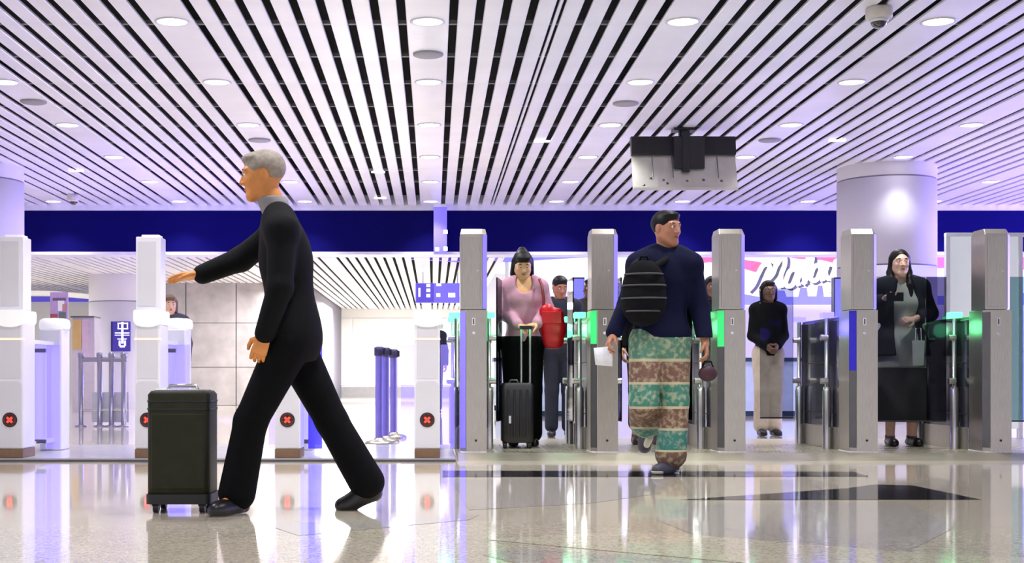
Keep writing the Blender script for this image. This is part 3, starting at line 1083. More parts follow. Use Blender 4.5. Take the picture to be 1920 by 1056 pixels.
class SDF:
    def __init__(s, k=0.03):
        s.p = []
        s.k = k
        s.cuts = []

    def rc(s, a, b, r1, r2=None, k=None, op='u'):
        s.p.append(('rc', np.array(a, float), np.array(b, float), r1, r1 if r2 is None else r2, s.k if k is None else k, op))
        return s

    def el(s, c, r, R=None, k=None, op='u'):
        s.p.append(('el', np.array(c, float), np.array(r, float), np.eye(3) if R is None else np.array(R, float), 0, s.k if k is None else k, op))
        return s

    def cut(s, point, normal):
        """remove everything on the side the normal points to"""
        s.cuts.append((np.array(point, float), np.array(normal, float) / np.linalg.norm(normal)))
        return s

    def box(s):
        lo, hi = [], []
        for q in s.p:
            if q[6] != 'u':
                continue
            if q[0] == 'rc':
                r = max(q[3], q[4])
                lo.append(np.minimum(q[1], q[2]) - r)
                hi.append(np.maximum(q[1], q[2]) + r)
            else:
                r = q[2].max()
                lo.append(q[1] - r)
                hi.append(q[1] + r)
        return np.min(lo, 0), np.max(hi, 0)

    def mesh(s, vox):
        lo, hi = s.box()
        lo = lo - 0.03 - 2 * vox
        hi = hi + 0.03 + 2 * vox
        n = np.ceil((hi - lo) / vox).astype(int) + 1
        ax = [lo[i] + vox * np.arange(n[i]) for i in range(3)]
        Fd = np.full(tuple(n), 1.0, np.float32)
        for q in s.p:
            if q[0] == 'rc':
                r = max(q[3], q[4])
                l2, h2 = np.minimum(q[1], q[2]) - r, np.maximum(q[1], q[2]) + r
            else:
                r = q[2].max()
                l2, h2 = q[1] - r, q[1] + r
            pad = q[5] + 3 * vox
            sl = []
            for i in range(3):
                i0 = max(0, int((l2[i] - pad - lo[i]) / vox))
                i1 = min(n[i], int((h2[i] + pad - lo[i]) / vox) + 2)
                sl.append(slice(i0, i1))
            X, Y, Z = np.meshgrid(ax[0][sl[0]], ax[1][sl[1]], ax[2][sl[2]], indexing='ij')
            if X.size == 0:
                continue
            P = np.stack([X, Y, Z], -1)
            if q[0] == 'rc':
                ba = q[2] - q[1]
                L2_ = float(ba @ ba)
                pa_ = P - q[1]
                t_ = np.clip((pa_ @ ba) / L2_, 0, 1) if L2_ > 1e-10 else np.zeros(X.shape)
                d = np.linalg.norm(pa_ - t_[..., None] * ba, axis=-1) - (q[3] + (q[4] - q[3]) * t_)
            else:
                pl = (P - q[1]) @ q[3]
                k0 = np.linalg.norm(pl / q[2], axis=-1)
                k1 = np.linalg.norm(pl / (q[2] ** 2), axis=-1)
                d = np.where(k1 > 1e-9, k0 * (k0 - 1) / np.maximum(k1, 1e-9), -q[2].min())
            cur = Fd[tuple(sl)]
            k = q[5]
            if q[6] == 'u':
                if k > 1e-6:
                    hh = np.clip(0.5 + 0.5 * (cur - d) / k, 0, 1)
                    v = cur * (1 - hh) + d * hh - k * hh * (1 - hh)
                    v = np.where(np.abs(cur - d) > k, np.minimum(cur, d), v)
                else:
                    v = np.minimum(cur, d)
            else:
                d = -d
                if k > 1e-6:
                    hh = np.clip(0.5 - 0.5 * (cur - d) / k, 0, 1)
                    v = cur * (1 - hh) + d * hh + k * hh * (1 - hh)
                    v = np.where(np.abs(cur - d) > k, np.maximum(cur, d), v)
                else:
                    v = np.maximum(cur, d)
            Fd[tuple(sl)] = v
        for pnt, nrm in s.cuts:
            g = (ax[0] - pnt[0])[:, None, None] * nrm[0] + (ax[1] - pnt[1])[None, :, None] * nrm[1] + (ax[2] - pnt[2])[None, None, :] * nrm[2]
            Fd = np.maximum(Fd, g.astype(np.float32))
        return surface_nets(Fd, lo, vox)


def surface_nets(Fd, lo, vox):
    sg = Fd < 0
    c = sg[:-1, :-1, :-1].astype(np.int8)
    tot = np.zeros_like(c)
    offs = [(i, j, k) for i in (0, 1) for j in (0, 1) for k in (0, 1)]
    nx, ny, nz = [d - 1 for d in Fd.shape]
    for (i, j, k) in offs:
        tot += sg[i:i + nx, j:j + ny, k:k + nz]
    act = (tot > 0) & (tot < 8)
    idx = np.full(act.shape, -1, np.int64)
    cells = np.argwhere(act)
    idx[act] = np.arange(len(cells))
    ci, cj, ck = cells.T
    acc = np.zeros((len(cells), 3))
    cnt = np.zeros(len(cells))
    for a in range(8):
        for bbit in range(3):
            o1 = offs[a]
            if o1[bbit] == 1:
                continue
            o2 = list(o1)
            o2[bbit] = 1
            v1 = Fd[ci + o1[0], cj + o1[1], ck + o1[2]]
            v2 = Fd[ci + o2[0], cj + o2[1], ck + o2[2]]
            m_ = (v1 < 0) != (v2 < 0)
            t_ = np.where(m_, v1 / np.where(v1 - v2 == 0, 1, v1 - v2), 0)
            p = np.array(o1, float)[None, :].repeat(len(cells), 0)
            p[:, bbit] += t_
            acc[m_] += p[m_]
            cnt[m_] += 1
    V = lo + vox * (cells + acc / np.maximum(cnt, 1)[:, None])
    quads = []
    for axis in range(3):
        u, w_ = (axis + 1) % 3, (axis + 2) % 3
        sh = list(Fd.shape)
        s1 = [slice(None)] * 3
        s2 = [slice(None)] * 3
        s1[axis] = slice(0, -1)
        s2[axis] = slice(1, None)
        ch_ = sg[tuple(s1)] != sg[tuple(s2)]
        E = np.argwhere(ch_)
        E = E[(E[:, u] > 0) & (E[:, w_] > 0) & (E[:, u] < Fd.shape[u] - 1) & (E[:, w_] < Fd.shape[w_] - 1)]
        inside = sg[tuple(s1)][tuple(E.T)]

        def g(du, dw):
            q = E.copy()
            q[:, u] += du
            q[:, w_] += dw
            return idx[tuple(q.T)]
        Q = np.stack([g(-1, -1), g(0, -1), g(0, 0), g(-1, 0)], 1)
        Q[~inside] = Q[~inside][:, ::-1]
        quads.append(Q)
    return V, np.concatenate(quads)


def sdf_obj(name, parts, m, parent, origin):
    """parts: list of (SDF, voxel); joined into one mesh"""
    Vs, Qs, o = [], [], 0
    for sd, vox in parts:
        V, Q = sd.mesh(vox)
        Vs.append(V - np.array(origin))
        Qs.append(Q + o)
        o += len(V)
    V = np.concatenate(Vs)
    Q = np.concatenate(Qs)
    me = bpy.data.meshes.new(name)
    me.vertices.add(len(V))
    me.vertices.foreach_set('co', V.astype(np.float32).ravel())
    me.loops.add(len(Q) * 4)
    me.loops.foreach_set('vertex_index', Q.astype(np.int32).ravel())
    me.polygons.add(len(Q))
    me.polygons.foreach_set('loop_start', np.arange(0, len(Q) * 4, 4, dtype=np.int32))
    me.polygons.foreach_set('use_smooth', np.ones(len(Q), bool))
    me.update(calc_edges=True)
    me.validate()
    me.materials.append(m)
    return link(name, me, parent)


def nrm(v):
    v = np.array(v, float)
    return v / max(1e-9, np.linalg.norm(v))


def hand_sdf(wr, d, pn, thumb_side, sc=1.0, curl=0.5):
    """wr wrist, d pointing direction, pn palm normal (fingers curl toward it), thumb_side +1/-1 along cross(d,pn)"""
    d = nrm(d)
    pn = nrm(np.array(pn) - d * np.dot(pn, d))
    sd = nrm(np.cross(d, pn)) * thumb_side
    H = SDF(0.008 * sc)
    H.rc(np.array(wr) - d * 0.02, np.array(wr) + d * 0.015 * sc, 0.025 * sc, 0.026 * sc, k=0.015)
    for u in (-0.027, -0.009, 0.009, 0.027):
        H.rc(np.array(wr) + d * 0.015 * sc + sd * u * 0.7 * sc, np.array(wr) + d * 0.085 * sc + sd * u * sc, 0.015 * sc, 0.012 * sc, k=0.012)
    for u, ln in ((0.029, 0.066), (0.0105, 0.078), (-0.0085, 0.072), (-0.027, 0.056)):
        p = np.array(wr) + d * 0.085 * sc + sd * u * sc
        ang = 0
        for sgm, fr, r in ((0, 0.45, 0.0092), (1, 0.30, 0.0084), (2, 0.25, 0.0075)):
            ang += curl * (0.7, 1.0, 0.7)[sgm]
            dd = d * math.cos(ang) + pn * math.sin(ang) + sd * (u * 1.2)
            p2 = p + nrm(dd) * ln * fr * sc
            H.rc(p, p2, r * sc, (r - 0.0008) * sc, k=0.003)
            p = p2
    b0 = np.array(wr) + d * 0.025 * sc + sd * 0.022 * sc
    b1 = b0 + (d * 0.5 + sd * 0.75 + pn * 0.35) * 0.036 * sc
    b2 = b1 + nrm(d * 0.9 + sd * 0.25 + pn * (0.25 + 0.4 * curl)) * 0.032 * sc
    b3 = b2 + nrm(d * 0.9 + sd * 0.0 + pn * (0.35 + 0.5 * curl)) * 0.024 * sc
    H.rc(b0, b1, 0.014 * sc, 0.012 * sc, k=0.01).rc(b1, b2, 0.0115 * sc, 0.010 * sc, k=0.003).rc(b2, b3, 0.010 * sc, 0.008 * sc, k=0.003)
    return H


def head_parts(c, f, u, sc, s):
    """add a head to SDF s; c centre, f forward, u up"""
    f = nrm(f)
    u = nrm(np.array(u) - f * np.dot(u, f))
    r = np.cross(f, u)

    def P(x, y, z):
        return np.array(c) + (r * x + f * y + u * z) * sc
    R = np.stack([r, f, u], 1)
    s.el(P(0, -0.012, 0.028), np.array((0.073, 0.092, 0.086)) * sc, R, k=0.03)
    s.el(P(0, 0.03, -0.015), np.array((0.060, 0.060, 0.075)) * sc, R, k=0.03)
    s.rc(P(0, 0.04, -0.06), P(0, 0.062, -0.088), 0.040 * sc, 0.024 * sc, k=0.025)
    for sx in (-1, 1):
        s.rc(P(sx * 0.050, 0.0, -0.045), P(sx * 0.018, 0.06, -0.088), 0.022 * sc, 0.018 * sc, k=0.025)
        s.el(P(sx * 0.034, 0.060, -0.018), np.array((0.022, 0.020, 0.020)) * sc, R, k=0.015)   # cheek
    s.rc(P(-0.035, 0.072, 0.030), P(0.035, 0.072, 0.030), 0.014 * sc, k=0.015)                    # brow
    for sx in (-1, 1):
        s.el(P(sx * 0.031, 0.094, 0.010), np.array((0.017, 0.014, 0.010)) * sc, R, k=0.010, op='s')
    s.rc(P(0, 0.084, 0.016), P(0, 0.101, -0.022), 0.008 * sc, 0.0115 * sc, k=0.010)
    for sx in (-1, 1):
        s.el(P(sx * 0.012, 0.091, -0.025), np.array((0.009, 0.010, 0.007)) * sc, R, k=0.006)
    s.rc(P(-0.018, 0.079, -0.050), P(0.018, 0.079, -0.050), 0.007 * sc, k=0.006)
    s.rc(P(-0.014, 0.079, -0.061), P(0.014, 0.079, -0.061), 0.008 * sc, k=0.006)
    for sx in (-1, 1):
        s.el(P(sx * 0.074, -0.008, 0.0), np.array((0.010, 0.020, 0.031)) * sc, R, k=0.008)
    return P, R


SKIN = {}


def skin(name, rgb):
    return mat('skin_' + name, rgb, 0.5, 0, 0.05, 30)


class Person:
    """joints in world metres; everything below one Empty at the feet"""

    def __init__(s, label, px, D, h, face=(0, -1), z0=0.0, sk=('tan', (205, 150, 118)), sc=None, turn=None, wf=1.0):
        c = pt(px, 0, D)
        s.o = np.array((c.x, D, z0))
        s.root = thing('person', label, 'person', tuple(s.o))
        s.h = h
        k = h / 1.70
        s.k = k if sc is None else sc
        f = nrm((face[0], face[1], 0))
        r = np.array((-f[1], f[0], 0.0))      # the side on the right of the picture when facing the camera
        s.f, s.r, s.wf = f, r, wf
        s.hf = nrm((turn[0], turn[1], turn[2] if len(turn) > 2 else 0)) if turn else f
        s.skin = skin(*sk)
        J = {}

        def q(x, y, z):
            return s.o + (r * x * wf + f * y) * k + np.array((0, 0, z * k))
        J['pelvis'], J['waist'], J['chest'], J['neck'], J['head'] = q(0, 0, .93), q(0, 0, 1.08), q(0, 0.0, 1.27), q(0, -.01, 1.44), q(0, 0.02, 1.585)
        for n_, sx in (('R', 1), ('L', -1)):
            J['sh' + n_], J['el' + n_], J['wr' + n_] = q(sx * .165, 0, 1.385), q(sx * .215, -.02, 1.11), q(sx * .225, .06, .87)
            J['hp' + n_], J['kn' + n_], J['an' + n_], J['to' + n_] = q(sx * .085, 0, .90), q(sx * .09, .02, .49), q(sx * .09, -.02, .085), q(sx * .105, .15, .02)
        s.J = J

    def set(s, **kw):
        """joint=(px,py,D) from the photo or an array"""
        for n_, v in kw.items():
            s.J[n_] = np.array(pt(*v)) if isinstance(v, tuple) else np.array(v)
        return s

    def loc(s):
        return s.o

    def frame(s):
        J = s.J
        u = nrm(J['neck'] - J['pelvis'])
        r = nrm(J['shR'] - J['shL'])
        r = nrm(r - u * np.dot(r, u))
        f = np.cross(u, r)
        return np.stack([r, f, u], 1)

    def torso(s, S_, g=0.0, fem=False, lo=True):
        J, k = s.J, s.k
        R = s.frame()
        w = s.wf
        S_.el(J['chest'], np.array((.155 * w + g, .105 + g, .19 + g)) * k, R, k=.05)
        S_.el(J['waist'], np.array((.130 * w + g, .095 + g, .15 + g)) * k, R, k=.05)
        if lo:
            S_.el(J['pelvis'], np.array((.160 * w + g, .110 + g, .13 + g)) * k, R, k=.05)
        S_.rc(J['shL'] * .82 + J['shR'] * .18, J['shR'] * .82 + J['shL'] * .18, (.056 + g) * k, k=.05)
        S_.rc(J['shL'], J['neck'] * .6 + J['shL'] * .4, (.055 + g) * k, (.052 + g) * k, k=.04)
        S_.rc(J['shR'], J['neck'] * .6 + J['shR'] * .4, (.055 + g) * k, (.052 + g) * k, k=.04)
        if fem:
            for sx in (-1, 1):
                S_.el(J['chest'] + (R[:, 0] * sx * .07 + R[:, 1] * .075) * k * -1 * (1 if np.dot(R[:, 1], s.f) < 0 else -1), np.array((.06, .05, .06)) * k, R, k=.04)
        return S_

    def arm(s, S_, n_, g=0.0, t1=1.0, k_=.03):
        J, k = s.J, s.k
        S_.rc(J['sh' + n_], J['el' + n_], (.048 + g) * k, (.039 + g) * k, k=k_)
        e = J['el' + n_] + (J['wr' + n_] - J['el' + n_]) * t1
        S_.rc(J['el' + n_], e, (.039 + g) * k, (.039 + g - .012 * t1) * k, k=.02)
        return S_

    def leg(s, S_, n_, g=0.0, t1=1.0, flare=0.0):
        J, k = s.J, s.k
        S_.rc(J['hp' + n_], J['kn' + n_], (.082 + g) * k, (.055 + g) * k, k=.03)
        e = J['kn' + n_] + (J['an' + n_] - J['kn' + n_]) * t1
        S_.rc(J['kn' + n_], e, (.055 + g) * k, (.055 + g - .017 * t1 + flare) * k, k=.02)
        return S_

    def body(s, curlL=.5, curlR=.5, up=(0, 0, 1), hands=True, pnL=None, pnR=None, dL=None, dR=None):
        J, k = s.J, s.k
        B = SDF(.04)
        s.torso(B)
        for n_ in 'LR':
            s.arm(B, n_)
            s.leg(B, n_)
            B.rc(J['an' + n_] + np.array((0, 0, -.02)) * k, J['to' + n_], .030 * k, .018 * k, k=.03)
        hc = J['head']
        B.rc(J['neck'] + np.array((0, 0, -.03)), hc + np.array((0, 0, -.05)) * k - s.hf * .02 * k, .056 * k, .052 * k, k=.03)
        Hd = SDF(.02)
        s.hsc = .98 * (k * .5 + .5)
        s.P, s.R = head_parts(hc, s.hf, up, s.hsc, Hd)
        Hd.rc(hc + np.array((0, 0, -.05)) * k - s.hf * .015 * k, J['neck'], .052 * k, .054 * k, k=.03)
        parts = [(B, .012), (Hd, .0045)]
        s.hand_at = {}
        if hands:
            for n_, cu, pn, dd in (('L', curlL, pnL, dL), ('R', curlR, pnR, dR)):
                d = nrm(dd) if dd is not None else nrm(J['wr' + n_] - J['el' + n_])
                if pn is None:
                    pn = s.r * (1 if n_ == 'L' else -1)
                pn = np.array(pn, float)
                sdv = np.cross(d, nrm(pn - d * np.dot(pn, d)))
                th = 1 if np.dot(sdv, s.f + np.array((0, 0, .3))) > 0 else -1
                parts.append((hand_sdf(J['wr' + n_], d, pn, th, .98 * k, cu), .0038))
                s.hand_at[n_] = J['wr' + n_] + d * .09 * k
        s.b = sdf_obj('body', parts, s.skin, s.root, s.o)
        # eyes, brows, mouth
        P, sc = s.P, s.hsc
        ew, em = mat('eye_white', (235, 230, 225), .2), mat('eye_iris', (35, 24, 20), .2)
        for sx in (-1, 1):
            q = MB()
            c = P(sx * .031, .0805, .010) - s.o
            q.lathe([(.0001, -.0085), (.006, -.006), (.0095, 0), (.006, .006), (.0001, .0085)], tuple(c), n=12)
            q.build('eye', ew, s.root)
            q = MB()
            c2 = P(sx * .031, .0885, .010) - s.o
            q.lathe([(.0001, -.0045), (.0038, -.003), (.0048, 0), (.0038, .003), (.0001, .0045)], tuple(c2), n=10)
            q.build('iris', em, s.root)
        return s

    def brows(s, rgb=(30, 22, 20), lip=(160, 85, 80)):
        P = s.P
        for sx in (-1, 1):
            q = MB()
            q.tube([P(sx * .014, .086, .031) - s.o, P(sx * .032, .087, .036) - s.o, P(sx * .050, .074, .030) - s.o], [.0035, .004, .0025], 8)
            q.build('eyebrow', mat('brow_%d_%d_%d' % rgb, rgb, .8), s.root)
        q = MB()
        q.tube([P(-.022, .078, -.055) - s.o, P(-.008, .087, -.054) - s.o, P(.008, .087, -.054) - s.o, P(.022, .078, -.055) - s.o], [.003, .0062, .0062, .003], 8)
        q.build('mouth', mat('lip_%d_%d_%d' % lip, lip, .5), s.root)
        return s

    def cloth(s, name, sd, m, vox=.011):
        return sdf_obj(name, [(sd, vox)], m, s.root, s.o)

    def hair(s, m, style='short', drop=.2):
        P, R, sc = s.P, s.R, s.hsc
        H = SDF(.02)
        H.el(P(0, -.018, .040), np.array((.083, .098, .086)) * sc, R)
        if style == 'short':
            H.el(P(0, .040, .088), np.array((.060, .048, .026)) * sc, R)
            H.el(P(0, .095, -.028), np.array((.063, .068, .088)) * sc, R, k=.008, op='s')
            for sx in (-1, 1):
                H.el(P(sx * .078, .002, -.012), np.array((.03, .036, .042)) * sc, R, k=.008, op='s')
            H.el(P(0, -.03, -.115), np.array((.09, .12, .075)) * sc, R, k=.01, op='s')
        elif style == 'bob':
            for sx in (-1, 1):
                H.rc(P(sx * .066, -.01, .03), P(sx * .070, .005, -.075), .034 * sc, .026 * sc)
            H.el(P(0, -.06, -.02), np.array((.075, .05, .09)) * sc, R)
            H.el(P(0, .060, .082), np.array((.058, .040, .028)) * sc, R)
            H.el(P(0, .098, -.026), np.array((.066, .082, .088)) * sc, R, k=.006, op='s')
        elif style == 'long':
            u = np.array((0, 0, 1.0))
            for sx in (-1, 1):
                a = P(sx * .062, -.005, .04)
                b_ = P(sx * .080, -.010, -.08)
                c_ = b_ - u * drop * .5 + s.f * .05 + s.r * sx * .010
                d_ = b_ - u * drop + s.f * .085 + s.r * sx * .010
                H.rc(a, b_, .028 * sc, .026 * sc).rc(b_, c_, .028 * sc, .034 * sc).rc(c_, d_, .034 * sc, .016 * sc)
            H.rc(P(0, -.07, 0), P(0, -.085, -.12), .07 * sc, .075 * sc)
            H.rc(P(0, -.085, -.12), P(0, -.10, -.12) - u * drop, .075 * sc, .06 * sc)
            H.el(P(0, .098, -.010), np.array((.060, .085, .092)) * sc, R, k=.006, op='s')
        elif style == 'bun':
            H.el(P(0, -.085, .09), np.array((.045, .045, .045)) * sc, R)
            for sx in (-1, 1):
                H.rc(P(sx * .066, -.01, .03), P(sx * .074, -.03, -.09), .030 * sc, .032 * sc)
            H.el(P(0, .058, .080), np.array((.060, .042, .034)) * sc, R)
            H.el(P(0, .100, -.032), np.array((.064, .080, .086)) * sc, R, k=.006, op='s')
        return sdf_obj('hair', [(H, .0055)], m, s.root, s.o)

    def shoes(s, m, sole=None, g=0.0, zmin=None):
        J, k = s.J, s.k
        for n_ in 'LR':
            a, t_ = J['an' + n_], J['to' + n_]
            d = t_ - a
            d[2] = 0
            d = nrm(d)
            flat_ = abs(a[2] - s.o[2] - .085 * k) < .03
            H = SDF(.02)
            heel = a - d * .035 * k
            heel[2] = (s.o[2] + .035 * k) if flat_ else a[2] - .05 * k
            toe = np.array(t_)
            if flat_:
                toe[2] = s.o[2] + .028 * k
            H.rc(heel, toe, (.040 + g) * k, (.036 + g) * k)
            H.rc(a + np.array((0, 0, -.005)), heel + d * .05 * k, (.042 + g) * k, (.040 + g) * k)
            H.rc(heel + d * .06 * k, toe - d * .03 * k, (.043 + g) * k, (.042 + g) * k)
            if flat_:
                H.cut(s.o + np.array((0, 0, .004)), (0, 0, -1))
            o = sdf_obj('shoe', [(H, .006)], m, s.root, s.o)
            if sole:
                Z = SDF(.01)
                if flat_:
                    Z.rc(heel, toe, .043 * k, .041 * k)
                    Z.cut(s.o + np.array((0, 0, .004)), (0, 0, -1))
                    Z.cut(s.o + np.array((0, 0, .024)), (0, 0, 1))
                else:
                    dn = nrm(np.cross(np.cross(d, (0, 0, 1.)), toe - heel))
                    dn = dn if dn[2] < 0 else -dn
                    Z.rc(heel + dn * .03, toe + dn * .025, .026 * k, .024 * k)
                sdf_obj('sole', [(Z, .005)], sole, o, s.o)
        return s


M_hairblk = mat('hair_black', (11, 9, 10), .5, 0, .25, 60, spec=.25, stretch=(4, 4, .4))
M_hairbrn = mat('hair_brown', (112, 84, 62), .5, 0, .25, 60)
M_hairgry = mat('hair_grey', (150, 140, 126), .6, 0, .2, 60)
M_suit = mat('cloth_black_suit', (9, 9, 11), .8, 0, .2, 40, spec=.15)
M_trs = mat('cloth_black_trousers', (8, 8, 10), .85, 0, .2, 40, spec=.12)
M_navy = mat('cloth_navy', (13, 17, 46), .85, 0, .2, 30, spec=.15)
M_dkblue = mat('cloth_dark_blue', (17, 22, 40), .8, 0, .2, 30)
M_pinkc = mat('cloth_pink_blouse', (196, 146, 166), .75, 0, .08, 18)
M_blk = mat('cloth_black', (12, 12, 15), .85, 0, .2, 30, spec=.15)
M_gdress = mat('cloth_grey_green', (186, 188, 172), .8, 0, .12, 12)
M_cream = mat('cloth_cream', (205, 190, 172), .8, 0, .08, 20)
M_shoe = mat('shoe_black', (16, 15, 16), .35, 0, .1)
M_shoed = mat('shoe_slate', (62, 60, 74), .6)
M_solew = mat('sole_white', (205, 200, 180), .6)

G = .018

# ---- 1. man in a black suit walking left ------------------------------------
DM = 6.08
p = Person('person in a black suit striding left with one arm stretched out', 545, DM, 1.66, (-1, 0), sk=('ochre', (214, 140, 72)), turn=(-1, -.12, -.12))
y = DM
p.set(pelvis=(545, 632, y), waist=(545, 575, y), chest=(536, 490, y), neck=(519, 392, y), head=(492, 331, y),
      shL=(528, 432, y - .165), elL=(525, 540, y - .22), wrL=(496, 628, y - .20),
      shR=(520, 436, y + .165), elR=(452, 486, y + .19), wrR=(376, 516, y + .12),
      hpL=(542, 645, y - .085), knL=(470, 790, y - .09), anL=(444, 921, y - .085), toL=(0, 0, 1),
      hpR=(548, 645, y + .085), knR=(622, 790, y + .09), anR=(688, 905, y + .09), toR=(0, 0, 1))
p.J['toL'] = p.J['anL'] + np.array((-.075, -.13, -.06))
p.J['anL'][2] = .09
p.J['toR'] = p.J['anR'] + np.array((-.115, 0, -.105))
p.body(curlL=.55, curlR=.22, up=(-.12, 0, 1), dR=(-1, 0, -.08), pnR=(0, -.3, -1), pnL=(0, 1, 0))
p.brows((90, 70, 55), (170, 95, 75))
p.hair(M_hairgry, 'short')
sd = SDF(.04)
p.torso(sd, .022, lo=False)
R = p.frame()
for jj, rr in (('pelvis', (.185, .150, .17)),):
    sd.el(p.J[jj], np.array(rr) * p.k, R, k=.06)
p.arm(sd, 'L', .020, .97)
p.arm(sd, 'R', .020, .95)
sd.cut((.0, 0, p.J['pelvis'][2] - .045), (.12, 0, -1))
sd.el(p.J['neck'] + np.array((-.03, 0, .055)), (.055, .06, .06), k=.01, op='s')
jk = p.cloth('jacket', sd, M_suit, .0095)
sd = SDF(.03)
for n_ in 'LR':
    p.leg(sd, n_, .022, .99, .026)
sd.el(p.J['pelvis'], np.array((.165, .12, .13)) * p.k, R)
sd.cut((0, 0, p.J['pelvis'][2] + .08), (0, 0, 1))
p.cloth('trousers', sd, M_trs, .0095)
sd = SDF(.01)
nk = p.J['neck']
sd.rc(nk + np.array((-.010, 0, .012)), nk + np.array((-.025, 0, .038)), .066, .062)
sd.el(nk + np.array((-.03, 0, .085)), (.075, .075, .045), k=.005, op='s')
p.cloth('collar', sd, mat('collar_grey', (150, 146, 145), .8), .006)
p.shoes(M_shoe)

# suitcase pushed in front of him
ps = ground(333, 963)
t = thing('suitcase', 'dark olive wheeled suitcase beside the man in the black suit', 'suitcase', (ps.x, ps.y + .13, 0))
M_olive = mat('suitcase_olive', (36, 38, 20), .55, 0, .15, 20, spec=.25)
M_olive_d = mat('suitcase_dark', (18, 19, 13), .5)
hw, hh = .142, .555
q = MB()


def rrect(w_, d_, r_, z, n=5):
    out = []
    for cx, cy, a0 in ((w_ - r_, d_ - r_, 0), (-w_ + r_, d_ - r_, 90), (-w_ + r_, -d_ + r_, 180), (w_ - r_, -d_ + r_, 270)):
        for i in range(n + 1):
            a = math.radians(a0 + 90 * i / n)
            out.append((cx + r_ * math.cos(a), cy + r_ * math.sin(a), z))
    return out


q.loft([rrect(hw - .02, .10, .03, .04), rrect(hw, .12, .03, .055), rrect(hw, .12, .03, hh - .02), rrect(hw - .012, .11, .03, hh - .004), rrect(hw - .03, .095, .03, hh)], True, True)
q.build('shell', M_olive, t)
for z in (.47, .505):
    q = MB()
    q.loft([rrect(hw + .003, .123, .03, z - .004), rrect(hw + .003, .123, .03, z + .004)])
    q.build('zip_band', M_olive_d, t)
q = MB()
q.loft([rrect(hw + .006, .126, .03, .04), rrect(hw + .006, .126, .03, .085)])
q.build('bumper', M_olive_d, t)
q = MB()
q.tube([(-.07, 0, hh - .002), (-.06, 0, hh + .02), (.06, 0, hh + .02), (.07, 0, hh - .002)], .009, 8)
q.build('carry_handle', M_steel_l, t)
bx('top_plate', M_steel_l, t, -.12, .12, -.05, .05, hh - .003, hh + .004, .002)
bx('front_pocket', M_olive, t, -hw + .022, hw - .022, -.132, -.118, .11, .45, .006)
for sx in (-1, 1):
    for sy in (-1, 1):
        q = MB()
        q.tube([(sx * .105 - .012, sy * .085, .026), (sx * .105 + .012, sy * .085, .026)], .026, 14)
        q.box(sx * .105 - .018, sx * .105 + .018, sy * .085 - .015, sy * .085 + .015, .03, .05)
        q.build('wheel', M_black, t)

# ---- 2. person in patterned trousers ------------------------------------------
DP = 8.47
p = Person('person in navy sweater and patterned trousers wearing a pack in front', 1245, DP, 1.69, (-.25, -1), sk=('brown', (176, 122, 92)), turn=(.75, -1, -.05))
y = DP
p.set(pelvis=(1240, 628, y), waist=(1240, 580, y), chest=(1243, 525, y), neck=(1250, 472, y), head=(1250, 430, y - .02),
      shL=(1198, 497, y + .02), elL=(1176, 572, y + .0), wrL=(1149, 628, y - .12),
      shR=(1294, 497, y - .02), elR=(1312, 575, y - .02), wrR=(1322, 640, y - .10),
      hpL=(1214, 640, y), knL=(1207, 752, y - .06), anL=(1212, 800, y + .34), toL=(1206, 838, y + .40),
      hpR=(1262, 640, y), knR=(1266, 752, y - .02), anR=(1257, 862, y), toR=(0, 0, 1))
p.J['anR'][2] = .088
p.J['toR'] = p.J['anR'] + np.array((-.10, -.11, -.06))
p.body(curlL=.7, curlR=.6, pnL=(1, .2, -.2), pnR=(-1, .2, 0))
p.brows()
p.hair(M_hairblk, 'short')
sd = SDF(.04)
p.torso(sd, .030)
for n_ in 'LR':
    p.arm(sd, n_, .024, .93)
sd.el(p.J['neck'] + np.array((0.02, -.04, .075)), (.06, .07, .06), k=.01, op='s')
sd.cut((0, 0, p.J['pelvis'][2] - .02), (0, 0, -1))
p.cloth('sweater', sd, M_navy, .0095)

# batik bands
m = bpy.data.materials.new('batik_cloth')
m.use_nodes = True
nt = m.node_tree
b_ = nt.nodes['Principled BSDF']
b_.inputs['Roughness'].default_value = .85
tcn = nt.nodes.new('ShaderNodeTexCoord')
sx_ = nt.nodes.new('ShaderNodeSeparateXYZ')
mr = nt.nodes.new('ShaderNodeMapRange')
mr.inputs[1].default_value = .10
mr.inputs[2].default_value = .90
rp = nt.nodes.new('ShaderNodeValToRGB')
rp.color_ramp.interpolation = 'CONSTANT'
els = [(0.0, (120, 92, 72)), (.05, (205, 200, 160)), (.065, (64, 140, 128)), (.215, (205, 200, 165)), (.235, (128, 94, 78)), (.39, (212, 206, 170)), (.41, (70, 142, 122)), (.58, (205, 200, 165)), (.60, (132, 98, 84)), (.76, (205, 200, 165)), (.785, (92, 146, 122))]
e = rp.color_ramp.elements
e[0].position, e[0].color = els[0][0], lin(els[0][1]) + (1,)
e[1].position, e[1].color = els[1][0], lin(els[1][1]) + (1,)
for pos, c in els[2:]:
    x_ = e.new(pos)
    x_.color = tuple(v * .8 for v in lin(c)) + (1,)
vo = nt.nodes.new('ShaderNodeTexNoise')
vo.inputs['Scale'].default_value = 34
vo.inputs['Detail'].default_value = 2
rp2 = nt.nodes.new('ShaderNodeValToRGB')
rp2.color_ramp.elements[0].position = .46
rp2.color_ramp.elements[1].position = .66
rp2.color_ramp.elements[0].color = (0, 0, 0, 1)
rp2.color_ramp.elements[1].color = (.48, .48, .48, 1)
mx = nt.nodes.new('ShaderNodeMix')
mx.data_type = 'RGBA'
mx.inputs['B'].default_value = lin((205, 196, 160)) + (1,)
L_ = nt.links.new
L_(tcn.outputs['Object'], sx_.inputs[0])
L_(sx_.outputs['Z'], mr.inputs[0])
L_(mr.outputs[0], rp.inputs[0])
L_(tcn.outputs['Object'], vo.inputs['Vector'])
